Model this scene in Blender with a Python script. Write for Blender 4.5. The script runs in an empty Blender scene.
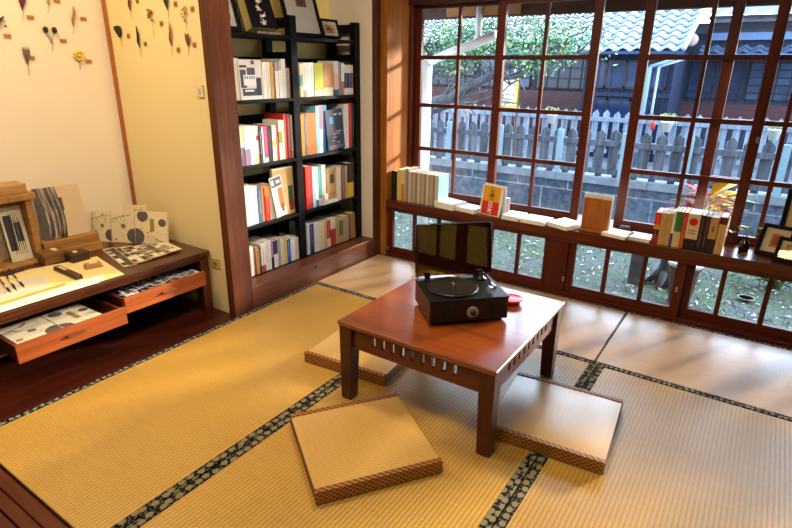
import bpy, bmesh, math, random
from mathutils import Vector, Matrix, Euler
random.seed(7)
C = bpy.context.scene.collection
PI = math.pi

# ------------------------------------------------------------------ camera
FPX, YAW, PITCH, ROLL, CAMH = 544.5, -0.59096, 0.34593, -0.011915, 1.32
def cam_axes():
    f = Vector((math.sin(YAW)*math.cos(PITCH), math.cos(YAW)*math.cos(PITCH), -math.sin(PITCH)))
    r = Vector((math.cos(YAW), -math.sin(YAW), 0)); d = f.cross(r)
    c, s = math.cos(ROLL), math.sin(ROLL)
    return c*r+s*d, -s*r+c*d, f
AR, AD, AF = cam_axes()
cam = bpy.data.cameras.new('camera'); camo = bpy.data.objects.new('camera', cam); C.objects.link(camo)
camo.matrix_world = Matrix((( AR.x, -AD.x, -AF.x, 0), (AR.y, -AD.y, -AF.y, 0), (AR.z, -AD.z, -AF.z, CAMH), (0, 0, 0, 1)))
cam.sensor_width = 36; cam.lens = FPX/792*36; cam.clip_start = .02; cam.clip_end = 300
bpy.context.scene.camera = camo
def ray(x, y): return AR*((x-396)/FPX)+AD*((y-264)/FPX)+AF
def onx(x, y, X): d = ray(x, y); t = X/d.x; return Vector((X, t*d.y, CAMH+t*d.z))
def ony(x, y, Y): d = ray(x, y); t = Y/d.y; return Vector((t*d.x, Y, CAMH+t*d.z))
def onz(x, y, Z): d = ray(x, y); t = (Z-CAMH)/d.z; return Vector((t*d.x, t*d.y, Z))

# ------------------------------------------------------------------ materials
def lin(h):
    h = h.lstrip('#'); o = []
    for i in (0, 2, 4):
        v = int(h[i:i+2], 16)/255
        o.append(v/12.92 if v <= .04045 else ((v+.055)/1.055)**2.4)
    return (*o, 1)
class NT:
    def __init__(s, name):
        s.m = bpy.data.materials.new(name); s.m.use_nodes = True; s.t = s.m.node_tree
        s.b = s.t.nodes['Principled BSDF']; s.out = s.t.nodes['Material Output']
    def n(s, ty, **k):
        x = s.t.nodes.new(ty)
        for a, v in k.items():
            if hasattr(x, a): setattr(x, a, v)
            else: x.inputs[a].default_value = v
        return x
    def l(s, a, b): s.t.links.new(a, b)
    def math(s, op, a, b=None, clamp=False):
        x = s.n('ShaderNodeMath', operation=op); x.use_clamp = clamp
        for i, v in ((0, a), (1, b)):
            if v is None: continue
            if isinstance(v, (int, float)): x.inputs[i].default_value = v
            else: s.l(v, x.inputs[i])
        return x.outputs[0]
    def mix(s, f, a, b):
        x = s.n('ShaderNodeMix', data_type='RGBA')
        for i, v in ((0, f), (6, a), (7, b)):
            if isinstance(v, (int, float, tuple)): x.inputs[i].default_value = v
            else: s.l(v, x.inputs[i])
        return x.outputs[2]
    def xyz(s, kind='Object', scale=(1, 1, 1)):
        tc = s.n('ShaderNodeTexCoord'); mp = s.n('ShaderNodeMapping'); mp.inputs['Scale'].default_value = scale
        s.l(tc.outputs[kind], mp.inputs[0]); return mp.outputs[0]
    def bump(s, h, st=.3, dist=.002):
        b = s.n('ShaderNodeBump', Strength=st, Distance=dist); s.l(h, b.inputs['Height']); s.l(b.outputs[0], s.b.inputs['Normal'])
MC = {}
def plain(h, rough=.55, metal=0, spec=.5, var=.10, scale=30):
    k = ('p', h, rough, metal, spec, var)
    if k in MC: return MC[k]
    n = NT('surface_'+h.strip('#')); c = lin(h)
    v = n.xyz(); t = n.n('ShaderNodeTexNoise', Scale=scale, Detail=3); n.l(v, t.inputs['Vector'])
    d = tuple(x*(1-var*1.6) for x in c[:3])+(1,); e = tuple(min(1, x*(1+var)) for x in c[:3])+(1,)
    n.l(n.mix(t.outputs['Fac'], d, e), n.b.inputs['Base Color'])
    n.b.inputs['Roughness'].default_value = rough; n.b.inputs['Metallic'].default_value = metal
    n.b.inputs['Specular IOR Level'].default_value = spec
    MC[k] = n.m; return n.m
def wood(h1, h2, axis='x', rough=.35, scale=1.0, spec=.5, coat=0, name='wood'):
    k = ('w', h1, h2, axis, rough, scale, spec, coat)
    if k in MC: return MC[k]
    n = NT(name)
    s = {'x': (3, 45, 45), 'y': (45, 3, 45), 'z': (45, 45, 3)}[axis]
    v = n.xyz(scale=tuple(q*scale for q in s))
    t = n.n('ShaderNodeTexNoise', Scale=1.0, Detail=5, Roughness=.6, Distortion=.6); n.l(v, t.inputs['Vector'])
    v2 = n.xyz(scale=tuple(q*.13*scale for q in s)); t2 = n.n('ShaderNodeTexNoise', Scale=1.0, Detail=2); n.l(v2, t2.inputs['Vector'])
    f = n.math('ADD', n.math('MULTIPLY', t.outputs['Fac'], .65), n.math('MULTIPLY', t2.outputs['Fac'], .5))
    r = n.n('ShaderNodeMapRange', **{'From Min': .35, 'From Max': .8}); n.l(f, r.inputs['Value'])
    n.l(n.mix(r.outputs[0], lin(h1), lin(h2)), n.b.inputs['Base Color'])
    n.b.inputs['Roughness'].default_value = rough; n.b.inputs['Specular IOR Level'].default_value = spec
    n.b.inputs['Coat Weight'].default_value = coat; n.b.inputs['Coat Roughness'].default_value = .15
    n.bump(t.outputs['Fac'], .12, .001)
    MC[k] = n.m; return n.m
def plaster(h, name, rough=.9, var=.06):
    n = NT(name); c = lin(h); v = n.xyz(); t = n.n('ShaderNodeTexNoise', Scale=3, Detail=5); n.l(v, t.inputs['Vector'])
    t2 = n.n('ShaderNodeTexNoise', Scale=180, Detail=2); n.l(v, t2.inputs['Vector'])
    n.l(n.mix(t.outputs['Fac'], tuple(x*(1-var) for x in c[:3])+(1,), tuple(min(1, x*(1+var)) for x in c[:3])+(1,)), n.b.inputs['Base Color'])
    n.b.inputs['Roughness'].default_value = rough; n.bump(t2.outputs['Fac'], .15, .001); return n.m
def straw(h1, h2, name, rib=.0152, axis=0, rough=.5, depth=.5, spec=.5, dist=.0012, bs=.6):
    n = NT(name); sx = n.n('ShaderNodeSeparateXYZ'); n.l(n.xyz(), sx.inputs[0])
    a, b = sx.outputs[axis], sx.outputs[1-axis]
    s = n.math('SINE', n.math('MULTIPLY', a, 2*PI/rib)); s01 = n.math('MULTIPLY_ADD', s, .5); s01.node.inputs[2].default_value = .5
    fs = n.math('SINE', n.math('MULTIPLY', b, 2*PI/.0075)); fs01 = n.math('MULTIPLY_ADD', fs, .5); fs01.node.inputs[2].default_value = .5
    sc = (220, 14, 30) if axis == 1 else (14, 220, 30)
    t = n.n('ShaderNodeTexNoise', Scale=1, Detail=4); n.l(n.xyz(scale=sc), t.inputs['Vector'])
    t2 = n.n('ShaderNodeTexNoise', Scale=2.2, Detail=3); n.l(n.xyz(), t2.inputs['Vector'])
    f = n.math('ADD', n.math('MULTIPLY', n.math('POWER', s01, .5), depth), n.math('MULTIPLY', t.outputs['Fac'], .45))
    f = n.math('ADD', f, n.math('MULTIPLY', fs01, .12)); f = n.math('ADD', f, n.math('MULTIPLY', n.math('SUBTRACT', t2.outputs['Fac'], .5), .35), True)
    n.l(n.mix(f, lin(h1), lin(h2)), n.b.inputs['Base Color'])
    n.b.inputs['Roughness'].default_value = rough; n.b.inputs['Specular IOR Level'].default_value = spec
    n.bump(n.math('ADD', n.math('POWER', s01, .5), n.math('MULTIPLY', fs01, .25)), bs, dist); return n.m
def border(name, scale=26, tan='#a0946c', navy='#10131f', thr=.34):
    n = NT(name); v = n.xyz(scale=(1, .8, 1)); t = n.n('ShaderNodeTexVoronoi', voronoi_dimensions='2D', Scale=scale, Randomness=.5); n.l(v, t.inputs['Vector'])
    w = n.n('ShaderNodeTexVoronoi', voronoi_dimensions='2D', Scale=scale*2.3, Randomness=.8); n.l(v, w.inputs['Vector'])
    a = n.math('LESS_THAN', t.outputs['Distance'], thr); b = n.math('LESS_THAN', w.outputs['Distance'], .26)
    n.l(n.mix(n.math('MAXIMUM', a, n.math('MULTIPLY', b, .6)), lin(navy), lin(tan)), n.b.inputs['Base Color']); n.b.inputs['Roughness'].default_value = .8; n.b.inputs['Specular IOR Level'].default_value = .15; return n.m
def lattice(h1, h2, name, p=.022):
    n = NT(name); sx = n.n('ShaderNodeSeparateXYZ'); n.l(n.xyz(), sx.inputs[0])
    s = n.math('ADD', sx.outputs[0], sx.outputs[1]); z = n.math('MULTIPLY', sx.outputs[2], 1.3)
    a = n.math('ABSOLUTE', n.math('SINE', n.math('MULTIPLY', n.math('ADD', s, z), PI/p)))
    b = n.math('ABSOLUTE', n.math('SINE', n.math('MULTIPLY', n.math('SUBTRACT', s, z), PI/p)))
    f = n.math('LESS_THAN', n.math('MINIMUM', a, b), .3)
    n.l(n.mix(f, lin(h1), lin(h2)), n.b.inputs['Base Color']); n.b.inputs['Roughness'].default_value = .45; n.bump(f, .4, .001); return n.m
def glass(name, tint=(1, 1, 1, 1), base=.0, rough=.0):
    n = NT(name); t = n.t; t.nodes.remove(n.b)
    tr = n.n('ShaderNodeBsdfTransparent'); tr.inputs[0].default_value = tint
    gl = n.n('ShaderNodeBsdfGlossy'); gl.inputs['Roughness'].default_value = rough
    lw = n.n('ShaderNodeFresnel', IOR=1.45); mx = n.n('ShaderNodeMixShader')
    n.l(n.math('ADD', n.math('MULTIPLY', lw.outputs[0], .55), base, True), mx.inputs[0]); n.l(tr.outputs[0], mx.inputs[1]); n.l(gl.outputs[0], mx.inputs[2]); n.l(mx.outputs[0], n.out.inputs[0]); return n.m
def blocks(name, h1, h2, mortar, w=.5, hgt=.22, axis='x'):
    n = NT(name); v = n.xyz(); mp = n.n('ShaderNodeMapping'); mp.inputs['Rotation'].default_value = (PI/2, 0, 0) ; n.l(v, mp.inputs[0])
    b = n.n('ShaderNodeTexBrick', Scale=1.0); b.inputs['Brick Width'].default_value = w; b.inputs['Row Height'].default_value = hgt
    b.inputs['Mortar Size'].default_value = .008; b.inputs['Color1'].default_value = lin(h1); b.inputs['Color2'].default_value = lin(h2); b.inputs['Mortar'].default_value = lin(mortar)
    n.l(mp.outputs[0], b.inputs[0]); t = n.n('ShaderNodeTexNoise', Scale=14, Detail=5); n.l(v, t.inputs['Vector'])
    r = n.n('ShaderNodeMapRange', **{'From Min': .35, 'From Max': .7, 'To Min': .5, 'To Max': 1.3}); n.l(t.outputs['Fac'], r.inputs['Value'])
    m = n.n('ShaderNodeVectorMath', operation='SCALE'); n.l(b.outputs['Color'], m.inputs[0]); n.l(r.outputs[0], m.inputs['Scale'])
    n.l(m.outputs[0], n.b.inputs['Base Color']); n.b.inputs['Roughness'].default_value = .85; n.bump(t.outputs['Fac'], .4, .01); return n.m
def weathered(h1, h2, name, sc=(20, 20, 2)):
    n = NT(name); t = n.n('ShaderNodeTexNoise', Scale=1, Detail=5, Roughness=.65); n.l(n.xyz(scale=sc), t.inputs['Vector'])
    r = n.n('ShaderNodeMapRange', **{'From Min': .35, 'From Max': .68}); n.l(t.outputs['Fac'], r.inputs['Value'])
    n.l(n.mix(r.outputs[0], lin(h1), lin(h2)), n.b.inputs['Base Color']); n.b.inputs['Roughness'].default_value = .8; n.bump(t.outputs['Fac'], .3, .004); return n.m
def litter(name):
    n = NT(name); v = n.xyz(); a = n.n('ShaderNodeTexNoise', Scale=5, Detail=6, Roughness=.7); n.l(v, a.inputs['Vector'])
    b = n.n('ShaderNodeTexNoise', Scale=45, Detail=4, Roughness=.7); n.l(v, b.inputs['Vector'])
    r = n.n('ShaderNodeMapRange', **{'From Min': .4, 'From Max': .62}); n.l(a.outputs['Fac'], r.inputs['Value'])
    c = n.mix(r.outputs[0], lin('#666a68'), lin('#566c4c')); r2 = n.n('ShaderNodeMapRange', **{'From Min': .35, 'From Max': .75, 'To Min': .35, 'To Max': 1.7}); n.l(b.outputs['Fac'], r2.inputs['Value'])
    m = n.n('ShaderNodeVectorMath', operation='SCALE'); n.l(c, m.inputs[0]); n.l(r2.outputs[0], m.inputs['Scale']); n.l(m.outputs[0], n.b.inputs['Base Color'])
    n.b.inputs['Roughness'].default_value = .95; n.bump(b.outputs['Fac'], .8, .02); return n.m

# ------------------------------------------------------------------ mesh builder
class MB:
    def __init__(s): s.v = []; s.f = []; s.mi = []; s.sm = []
    def add(s, vs, fs, m=0, M=None, smooth=False):
        o = len(s.v)
        for p in vs: s.v.append(tuple(M @ Vector(p)) if M is not None else tuple(p))
        for f in fs: s.f.append(tuple(i+o for i in f)); s.mi.append(m); s.sm.append(smooth)
        return s
    def box(s, x0, y0, z0, x1, y1, z1, m=0, M=None):
        v = [(x0, y0, z0), (x1, y0, z0), (x1, y1, z0), (x0, y1, z0), (x0, y0, z1), (x1, y0, z1), (x1, y1, z1), (x0, y1, z1)]
        return s.add(v, [(0, 3, 2, 1), (4, 5, 6, 7), (0, 1, 5, 4), (1, 2, 6, 5), (2, 3, 7, 6), (3, 0, 4, 7)], m, M)
    def taper(s, c0, h0, c1, h1, m=0, M=None):
        v = [(c0[0]+a*h0[0], c0[1]+b*h0[1], c0[2]) for a, b in ((-1, -1), (1, -1), (1, 1), (-1, 1))]+[(c1[0]+a*h1[0], c1[1]+b*h1[1], c1[2]) for a, b in ((-1, -1), (1, -1), (1, 1), (-1, 1))]
        return s.add(v, [(0, 3, 2, 1), (4, 5, 6, 7), (0, 1, 5, 4), (1, 2, 6, 5), (2, 3, 7, 6), (3, 0, 4, 7)], m, M)
    def tube(s, pts, rs, m=0, n=8, M=None, cap=True):
        pts = [Vector(p) for p in pts]
        if not hasattr(rs, '__len__'): rs = [rs]*len(pts)
        V = []; F = []; up = None
        for i, p in enumerate(pts):
            d = (pts[min(i+1, len(pts)-1)]-pts[max(i-1, 0)]).normalized()
            if up is None: up = d.orthogonal().normalized()
            a = (up-d*up.dot(d)); a = a.normalized() if a.length > 1e-6 else d.orthogonal().normalized(); b = d.cross(a); up = a
            for k in range(n): V.append(p+(a*math.cos(2*PI*k/n)+b*math.sin(2*PI*k/n))*rs[i])
        for i in range(len(pts)-1):
            for k in range(n): F.append((i*n+k, i*n+(k+1) % n, (i+1)*n+(k+1) % n, (i+1)*n+k))
        if cap: F.append(tuple(range(n-1, -1, -1))); F.append(tuple((len(pts)-1)*n+k for k in range(n)))
        return s.add(V, F, m, M, True)
    def lathe(s, prof, c=(0, 0, 0), m=0, n=24, M=None, sm=True):
        V = []; F = []
        for r, z in prof:
            for k in range(n): V.append((c[0]+r*math.cos(2*PI*k/n), c[1]+r*math.sin(2*PI*k/n), c[2]+z))
        for i in range(len(prof)-1):
            for k in range(n): F.append((i*n+k, i*n+(k+1) % n, (i+1)*n+(k+1) % n, (i+1)*n+k))
        F.append(tuple(range(n-1, -1, -1))); F.append(tuple((len(prof)-1)*n+k for k in range(n)))
        s.add(V, F, m, M, sm); return s
    def cyl(s, c, r, h, m=0, n=24, M=None): return s.lathe([(r, 0), (r, h)], c, m, n, M, False)
    def prism(s, poly, d, m=0, M=None):   # polygon in local xz, thick along y
        n = len(poly); V = [(x, 0, z) for x, z in poly]+[(x, d, z) for x, z in poly]
        F = [tuple(range(n)), tuple(range(2*n-1, n-1, -1))]+[((i+1) % n, i, n+i, n+(i+1) % n) for i in range(n)]
        return s.add(V, F, m, M)
    def quad(s, a, b, c, d, m=0): return s.add([a, b, c, d], [(0, 1, 2, 3)], m)
    def blob(s, c, r, m=0, M=None, n=10):
        rr = r if hasattr(r, '__len__') else (r, r, r); V = []; F = []; R = n//2+1
        for i in range(1, R):
            for k in range(n):
                a = PI*i/R; V.append((c[0]+rr[0]*math.sin(a)*math.cos(2*PI*k/n), c[1]+rr[1]*math.sin(a)*math.sin(2*PI*k/n), c[2]-rr[2]*math.cos(a)))
        for i in range(R-2):
            for k in range(n): F.append((i*n+k, i*n+(k+1) % n, (i+1)*n+(k+1) % n, (i+1)*n+k))
        F.append(tuple(range(n-1, -1, -1))); F.append(tuple((R-2)*n+k for k in range(n)))
        return s.add(V, F, m, M, True)
    def build(s, name, mats, parent=None, bevel=0, loc=None, rz=None, seg=2):
        me = bpy.data.meshes.new(name); me.from_pydata(s.v, [], s.f)
        if not isinstance(mats, (list, tuple)): mats = [mats]
        for m in mats: me.materials.append(m)
        me.polygons.foreach_set('material_index', s.mi); me.polygons.foreach_set('use_smooth', s.sm); me.update()
        o = bpy.data.objects.new(name, me); C.objects.link(o)
        if parent: o.parent = parent
        if loc is not None: o.location = loc
        if rz is not None: o.rotation_euler.z = rz
        if bevel:
            b = o.modifiers.new('bevel', 'BEVEL'); b.width = bevel; b.segments = seg; b.limit_method = 'ANGLE'; b.angle_limit = .6
        return o
def tag(o, label=None, cat=None, group=None, kind=None):
    for k, v in (('label', label), ('category', cat), ('group', group), ('kind', kind)):
        if v: o[k] = v
    return o
def empty(name, loc=(0, 0, 0), rz=0, rot=None):
    o = bpy.data.objects.new(name, None); C.objects.link(o); o.location = loc; o.rotation_euler = rot if rot else (0, 0, rz); o.empty_display_size = .05; return o
def thing(name, label, cat, loc=(0, 0, 0), rz=0, group=None, rot=None): return tag(empty(name, loc, rz, rot), label, cat, group)
def struct(name, mb, mats, parent=None, bevel=0):
    o = mb.build(name, mats, parent, bevel)
    if not parent: o['kind'] = 'structure'
    return o
def text_mesh(name, txt, size, mat, parent, M):
    cu = bpy.data.curves.new(name, 'FONT'); cu.body = txt; cu.size = size; cu.align_x = 'CENTER'; cu.align_y = 'CENTER'; cu.extrude = .0002; cu.offset = size*.022; cu.space_line = .95
    t = bpy.data.objects.new(name, cu); C.objects.link(t); bpy.context.view_layer.update()
    me = bpy.data.meshes.new_from_object(t.evaluated_get(bpy.context.evaluated_depsgraph_get())); bpy.data.objects.remove(t)
    me.materials.clear(); me.materials.append(mat); o = bpy.data.objects.new(name, me); C.objects.link(o); o.parent = parent; o.matrix_local = M; return o

# shared woods
W_frame = wood('#35110a', '#6a2913', 'z', .42, spec=.3, name='window_wood')
W_frameH = wood('#35110a', '#6a2913', 'x', .42, spec=.3, name='window_wood')
W_pillar = wood('#35190b', '#6c381a', 'z', .55, spec=.25, name='pillar_wood')
W_trim = wood('#45200f', '#7d4220', 'y', .42, name='trim_wood')
W_table = wood('#54230b', '#934717', 'x', .3, name='table_wood', coat=.8)
W_tleg = wood('#2c0f07', '#54200f', 'z', .35, name='table_leg_wood')
W_tap = wood('#3a150a', '#662911', 'x', .35, name='table_apron_wood')
W_desk = wood('#2c1108', '#582610', 'y', .28, name='desk_wood', coat=.2)
W_drawer = wood('#7a3412', '#b9622a', 'y', .4, name='drawer_wood')
W_floor = wood('#210904', '#4a1a0c', 'y', .32, name='floor_wood', scale=.5)
W_sill = wood('#3a150b', '#6b2e17', 'x', .25, name='sill_wood', coat=.15)
W_box = wood('#7b4f22', '#b98542', 'x', .55, name='box_wood')
W_black = plain('#050509', .55, spec=.15, var=.1)
M_pages = plain('#f2efe8', .8, var=.08, scale=300)
M_glass = glass('window_glass')

# ------------------------------------------------------------------ setting
XW = -2.285; XR = -2.232; XL = -3.165; YA = 1.815; YF = 3.17
struct('floor', MB().box(-3.3, -2.7, -.08, 2.7, 3.20, -.05), W_floor)
# raised boards beside the mats
m = MB()
for i in range(8): m.box(-3.2+i*.1165, -2.6, -.05, -3.2+(i+1)*.1165-.002, 1.83, -.006)
struct('floor_boards_left', m, W_floor)
m = MB()
for y0, y1, z in ((.472, .515, -.006), (.43, .468, -.003), (.385, .426, -.006), (.34, .381, -.003), (.10, .336, -.02)): m.box(-2.265, y0, -.05, 2.6, y1, z)
struct('trim_threshold', m, wood('#321206', '#652a10', 'x', .5, spec=.25, name='threshold_wood'), bevel=.003)
m = MB()
for i in range(12): m.box(-2.262, -2.6+i*.225, -.05, 2.6, -2.6+(i+1)*.225-.003, -.035)
struct('floor_boards_near', m, wood('#3a1208', '#5e200e', 'x', .45, spec=.3, name='near_floor_wood'))
WB = plaster('#ddcfba', 'cream_plaster', var=.03); WY = plaster('#ead8a6', 'yellow_plaster', var=.03); WA = plaster('#fae59a', 'alcove_plaster', var=.03); WI = plaster('#8f7d5e', 'plain_plaster')
struct('wall_left', MB().box(XL-.1, -2.7, -.1, XL, YA+.12, 2.6), WB)
struct('wall_alcove_side', MB().box(XL, YA, -.1, XW-.052, YA+.115, 2.6), WY)
struct('wall_alcove', MB().box(-2.77, YA+.115, -.05, -2.67, 3.16, 2.6), WA)
struct('wall_alcove_right', MB().box(-2.67, 3.12, -.05, XW-.02, 3.2, 2.6), plaster('#ddd2c6', 'daylit_plaster', var=.03))  # alcove plaster made paler here: window daylight put into the colour
struct('wall_back', MB().box(XL-.1, -2.8, -.1, 2.7, -2.7, 2.6), WI)
struct('wall_right', MB().box(2.6, -2.7, -.1, 2.7, 3.6, 2.6), WI)
struct('ceiling', MB().box(XL-.1, -2.8, 2.55, 2.7, 3.6, 2.65), wood('#3a2413', '#5e3f22', 'x', .6, name='ceiling_wood'))
# pillars and alcove trim
struct('trim_pillar_left', MB().box(XW-.052, 1.80, -.05, XW, 1.938, 2.55), W_pillar, bevel=.003)
struct('trim_pillar_right', MB().box(XW-.02, 3.12, -.05, XW, 3.19, 2.55), W_pillar, bevel=.003)
struct('trim_reveal', MB().box(XW-.12, 3.19, .362, XR, 3.56, 2.55).box(XW-.12, 3.19, -.05, XR-.005, 3.25, .362), wood('#7c4416', '#c07c36', 'z', .6, spec=.2, name='reveal_wood'), bevel=.002)
struct('trim_alcove_plinth', MB().box(XW-.115, 1.938, -.05, XW-.004, 3.12, .128), W_trim, bevel=.004)
struct('trim_plinth_peg', MB().box(XW-.004, 2.465, .085, XW-.001, 2.478, .108), plain('#1a0c06'))
struct('floor_alcove', MB().box(-2.67, 1.93, -.05, XW-.115, 3.13, .0), W_floor)
struct('trim_corner_post', MB().box(XL, YA-.008, -.05, XL+.032, YA, 2.55), wood('#8d4a1e', '#b5682c', 'z', .45, name='corner_wood'))

# tatami mats
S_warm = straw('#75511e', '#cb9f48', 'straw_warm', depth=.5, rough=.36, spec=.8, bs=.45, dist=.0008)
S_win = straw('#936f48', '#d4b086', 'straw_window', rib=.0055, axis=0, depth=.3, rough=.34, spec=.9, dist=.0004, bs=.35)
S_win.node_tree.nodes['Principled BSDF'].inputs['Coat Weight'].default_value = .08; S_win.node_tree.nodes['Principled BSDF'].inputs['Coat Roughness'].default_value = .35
B_wide = border('mat_border', 36, '#7a704e', '#060818', thr=.37); B_thin = border('mat_border_thin', 44, '#7e7c70', '#060818', thr=.32)
def mat_(label, x0, x1, y0, y1, straw_m, borders):
    t = thing('tatami_mat', label, 'mat', ((x0+x1)/2, (y0+y1)/2, -.05), group='tatami mats covering the floor')
    hx, hy = (x1-x0)/2-.0015, (y1-y0)/2-.0015
    MB().box(-hx, -hy, 0, hx, hy, .048).build('woven_straw', straw_m, t, .004)
    for b in borders:
        q = {'l': (-hx, -hy, -hx+b[1], hy), 'r': (hx-b[1], -hy, hx, hy), 't': (-hx, hy-b[1], hx, hy), 'b': (-hx, -hy, hx, -hy+b[1])}[b[0]]
        MB().box(q[0], q[1], .02, q[2], q[3], .05).build('cloth_border', B_wide if b[1] > .03 else B_thin, t, .002)
YM = 2.432
mat_('warm yellow tatami mat alongside the low desk and bookcase plinth', -2.275, -1.388, .52, YM, S_warm, [('l', .03), ('r', .033)])
mat_('tatami mat under the square cushion turned at an angle', -1.386, -.472, .52, YM, S_warm, [('l', .033), ('r', .033)])
mat_('strongly ribbed tatami mat beside the pale cushion, with no furniture on it', -.470, .445, .52, YM, S_warm, [('l', .033), ('r', .033)])
mat_('ribbed tatami mat mostly outside the picture past the plain one', .447, 1.36, .52, YM, S_warm, [('l', .033), ('r', .033)])
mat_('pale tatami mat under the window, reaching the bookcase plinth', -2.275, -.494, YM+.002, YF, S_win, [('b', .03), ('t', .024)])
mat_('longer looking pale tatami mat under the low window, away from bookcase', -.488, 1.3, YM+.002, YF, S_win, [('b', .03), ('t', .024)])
struct('floor_seam_strip', MB().box(-.4935, YM+.03, -.05, -.4885, YF, -.004), plain('#15101a'))

# ------------------------------------------------------------------ windows
YS = 3.46; ZT = [.455, .758, 1.068, 1.39, 1.70]
def sash(name, x0, x1, y, mun, stile=(.05, .05), zb=.455, top=1.70, rails=(.758, 1.068, 1.39), zs=.415, th=.03, rw=.013, mw=.022):
    e = empty(name); e['kind'] = 'structure'
    f = MB()
    f.box(x0, y, zs, x0+stile[0], y+th, top+.03); f.box(x1-stile[1], y, zs, x1, y+th, top+.03)
    f.build('window_stile', W_frame, e, .002)
    f = MB().box(x0+stile[0], y, zs, x1-stile[1], y+th, zb).box(x0+stile[0], y, top, x1-stile[1], y+th, top+.03)
    f.build('window_rail', W_frameH, e, .002)
    g = MB()
    for k in mun: g.box(k-mw/2, y+.004, zb, k+mw/2, y+th-.004, top)
    for z in rails: g.box(x0+stile[0], y+.003, z-rw, x1-stile[1], y+th-.003, z+rw)
    g.build('window_muntins', W_frame, e, .0015)
    MB().box(x0+stile[0]-.004, y+th/2-.0015, zb-.004, x1-stile[1]+.004, y+th/2+.0015, top+.004).build('window_glass', M_glass, e)
    return e
sash('window_1', -2.205, -1.535, 3.505, [-1.868], (.045, .06))
sash('window_2', -1.575, -.928, 3.462, [-1.255], (.055, .052))
sash('window_3', -.705, -.043, 3.462, [-.372], (.052, .052))
sash('window_4', -.292, .385, 3.505, [.05], (.052, .052))
sash('window_5', .37, 1.03, 3.462, [.70], (.052, .052))
sash('window_6', 1.01, 1.68, 3.505, [1.34], (.052, .052))
zz = dict(zb=.06, top=.332, rails=(), zs=.012, th=.03, mw=.024)
sash('window_7', -2.235, -1.62, 3.212, [-2.006, -1.806], (.045, .04), **zz)
sash('window_8', -1.62, -1.0, 3.212, [-1.405, -1.213], (.04, .04), **zz)
sash('window_9', -.885, -.24, 3.212, [-.66, -.452], (.04, .05), **zz)
sash('window_10', -.255, .42, 3.25, [-.06, .147], (.055, .05), **zz)
sash('window_11', .41, 1.02, 3.212, [.61, .82], (.05, .05), **zz)
sash('window_12', 1.01, 1.68, 3.25, [1.23, 1.45], (.05, .05), **zz)
struct('window_sill', MB().box(XR, 3.185, .362, 1.75, 3.60, .415), W_sill, bevel=.004)
struct('trim_sill_rail', MB().box(XR, 3.195, .335, 1.75, 3.30, .362), W_frameH, bevel=.002)
struct('trim_bottom_track', MB().box(XR, 3.19, -.05, 1.75, 3.30, .012), W_frameH, bevel=.002)
struct('trim_lower_post', MB().box(-.998, 3.20, .012, -.887, 3.30, .335), W_frame, bevel=.002)
struct('trim_window_jamb', MB().box(XR, 3.455, .415, -2.207, 3.56, 1.722), W_frame, bevel=.002)
DK = wood('#1c0a06', '#3d180c', 'x', .5, name='header_wood')
struct('trim_window_header', MB().box(XR, 3.44, 1.722, 2.6, 3.56, 1.80).box(XR, 3.47, 1.80, 2.6, 3.53, 2.55), DK, bevel=.003)
struct('wall_window', MB().box(1.68, 3.45, .415, 2.6, 3.56, 1.72).box(1.68, 3.22, -.1, 2.6, 3.3, .415), WI)
struct('wall_underfloor', MB().box(-3.3, 3.20, -.4, 2.7, 3.30, -.05), plain('#3a3833', .9))
for k, (x0, x1) in enumerate(((-.985, -.975),)): pass
# small metal latches
for px, py, nm in ((217+340-560+0, 0, ''),): pass
def latch(label, p, s=(.012, .004, .03)):
    t = thing('sash_latch', label, 'latch', p)
    MB().box(-s[0]/2, -s[1], 0, s[0]/2, 0, s[2]).build('plate', plain('#b9b4ac', .3, .8), t, .001)
    MB().tube([(0, -s[1], s[2]*.5), (0, -s[1]-.006, s[2]*.55)], .0025, n=8).build('knob', plain('#d0ccc4', .25, .9), t)
latch('small pale metal latch low on wooden post between lower windows', ony(563, 281, 3.20)+Vector((0, -.0, 0)))
latch('small pale latch at foot of the corner beside the plinth', (-2.215, 3.1895, .03))
latch('small brass catch on lower window stile under red-circle book', ony(676, 292, 3.2115))
latch('small dark catch high on the thick window stile by the frames', ony(757, 143, 3.4615))

# eave of our own house, outside
m = MB().box(-3.6, 4.22, 1.70, 3.0, 4.30, 1.80)
m.box(-3.6, 3.6, 1.86, 3.0, 4.30, 1.90)
for i in range(12): m.box(-3.4+i*.5, 3.56, 1.78, -3.35+i*.5, 4.28, 1.86)
eo = m.build('eave_overhang', wood('#2a130b', '#5d3a20', 'x', .7, name='eave_wood')); eo['kind'] = 'structure'
eo = MB().box(-2.36, 4.2, 1.71, -1.73, 4.215, 1.88).build('eave_board', plain('#9a6a35', .6)); eo['kind'] = 'structure'

# ------------------------------------------------------------------ bookcase
bc = thing('bookcase', 'tall black ladder-sided bookcase full of books in the alcove', 'bookcase', (-2.52, 2.49, 0))
bo = Vector((-2.52, 2.49, 0))
def lb(mb, x0, y0, z0, x1, y1, z1): mb.box(x0-bo.x, y0-bo.y, z0, x1-bo.x, y1-bo.y, z1)
ZS = [.128, .44, .79, 1.145, 1.487]
posts = [(1.945, 1.985), (2.462, 2.515), (3.062, 3.115)]
for y0, y1 in posts:
    m = MB(); lb(m, -2.445, y0, .0, -2.402, y1, 1.596); lb(m, -2.645, y0, .0, -2.605, y1, 1.575)
    o = m.build('upright', W_black, bc, .002)
    for z, dz_ in [(1.53, .055), (1.36, .04)]+[(q-.03, .04) for q in ZS[:-1]]:
        m = MB(); lb(m, -2.605, y0+.01, z, -2.445, y1-.01, z+dz_); m.build('side_rail', W_black, o, .001)
bays = [(1.985, 2.462), (2.515, 3.062)]
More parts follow.
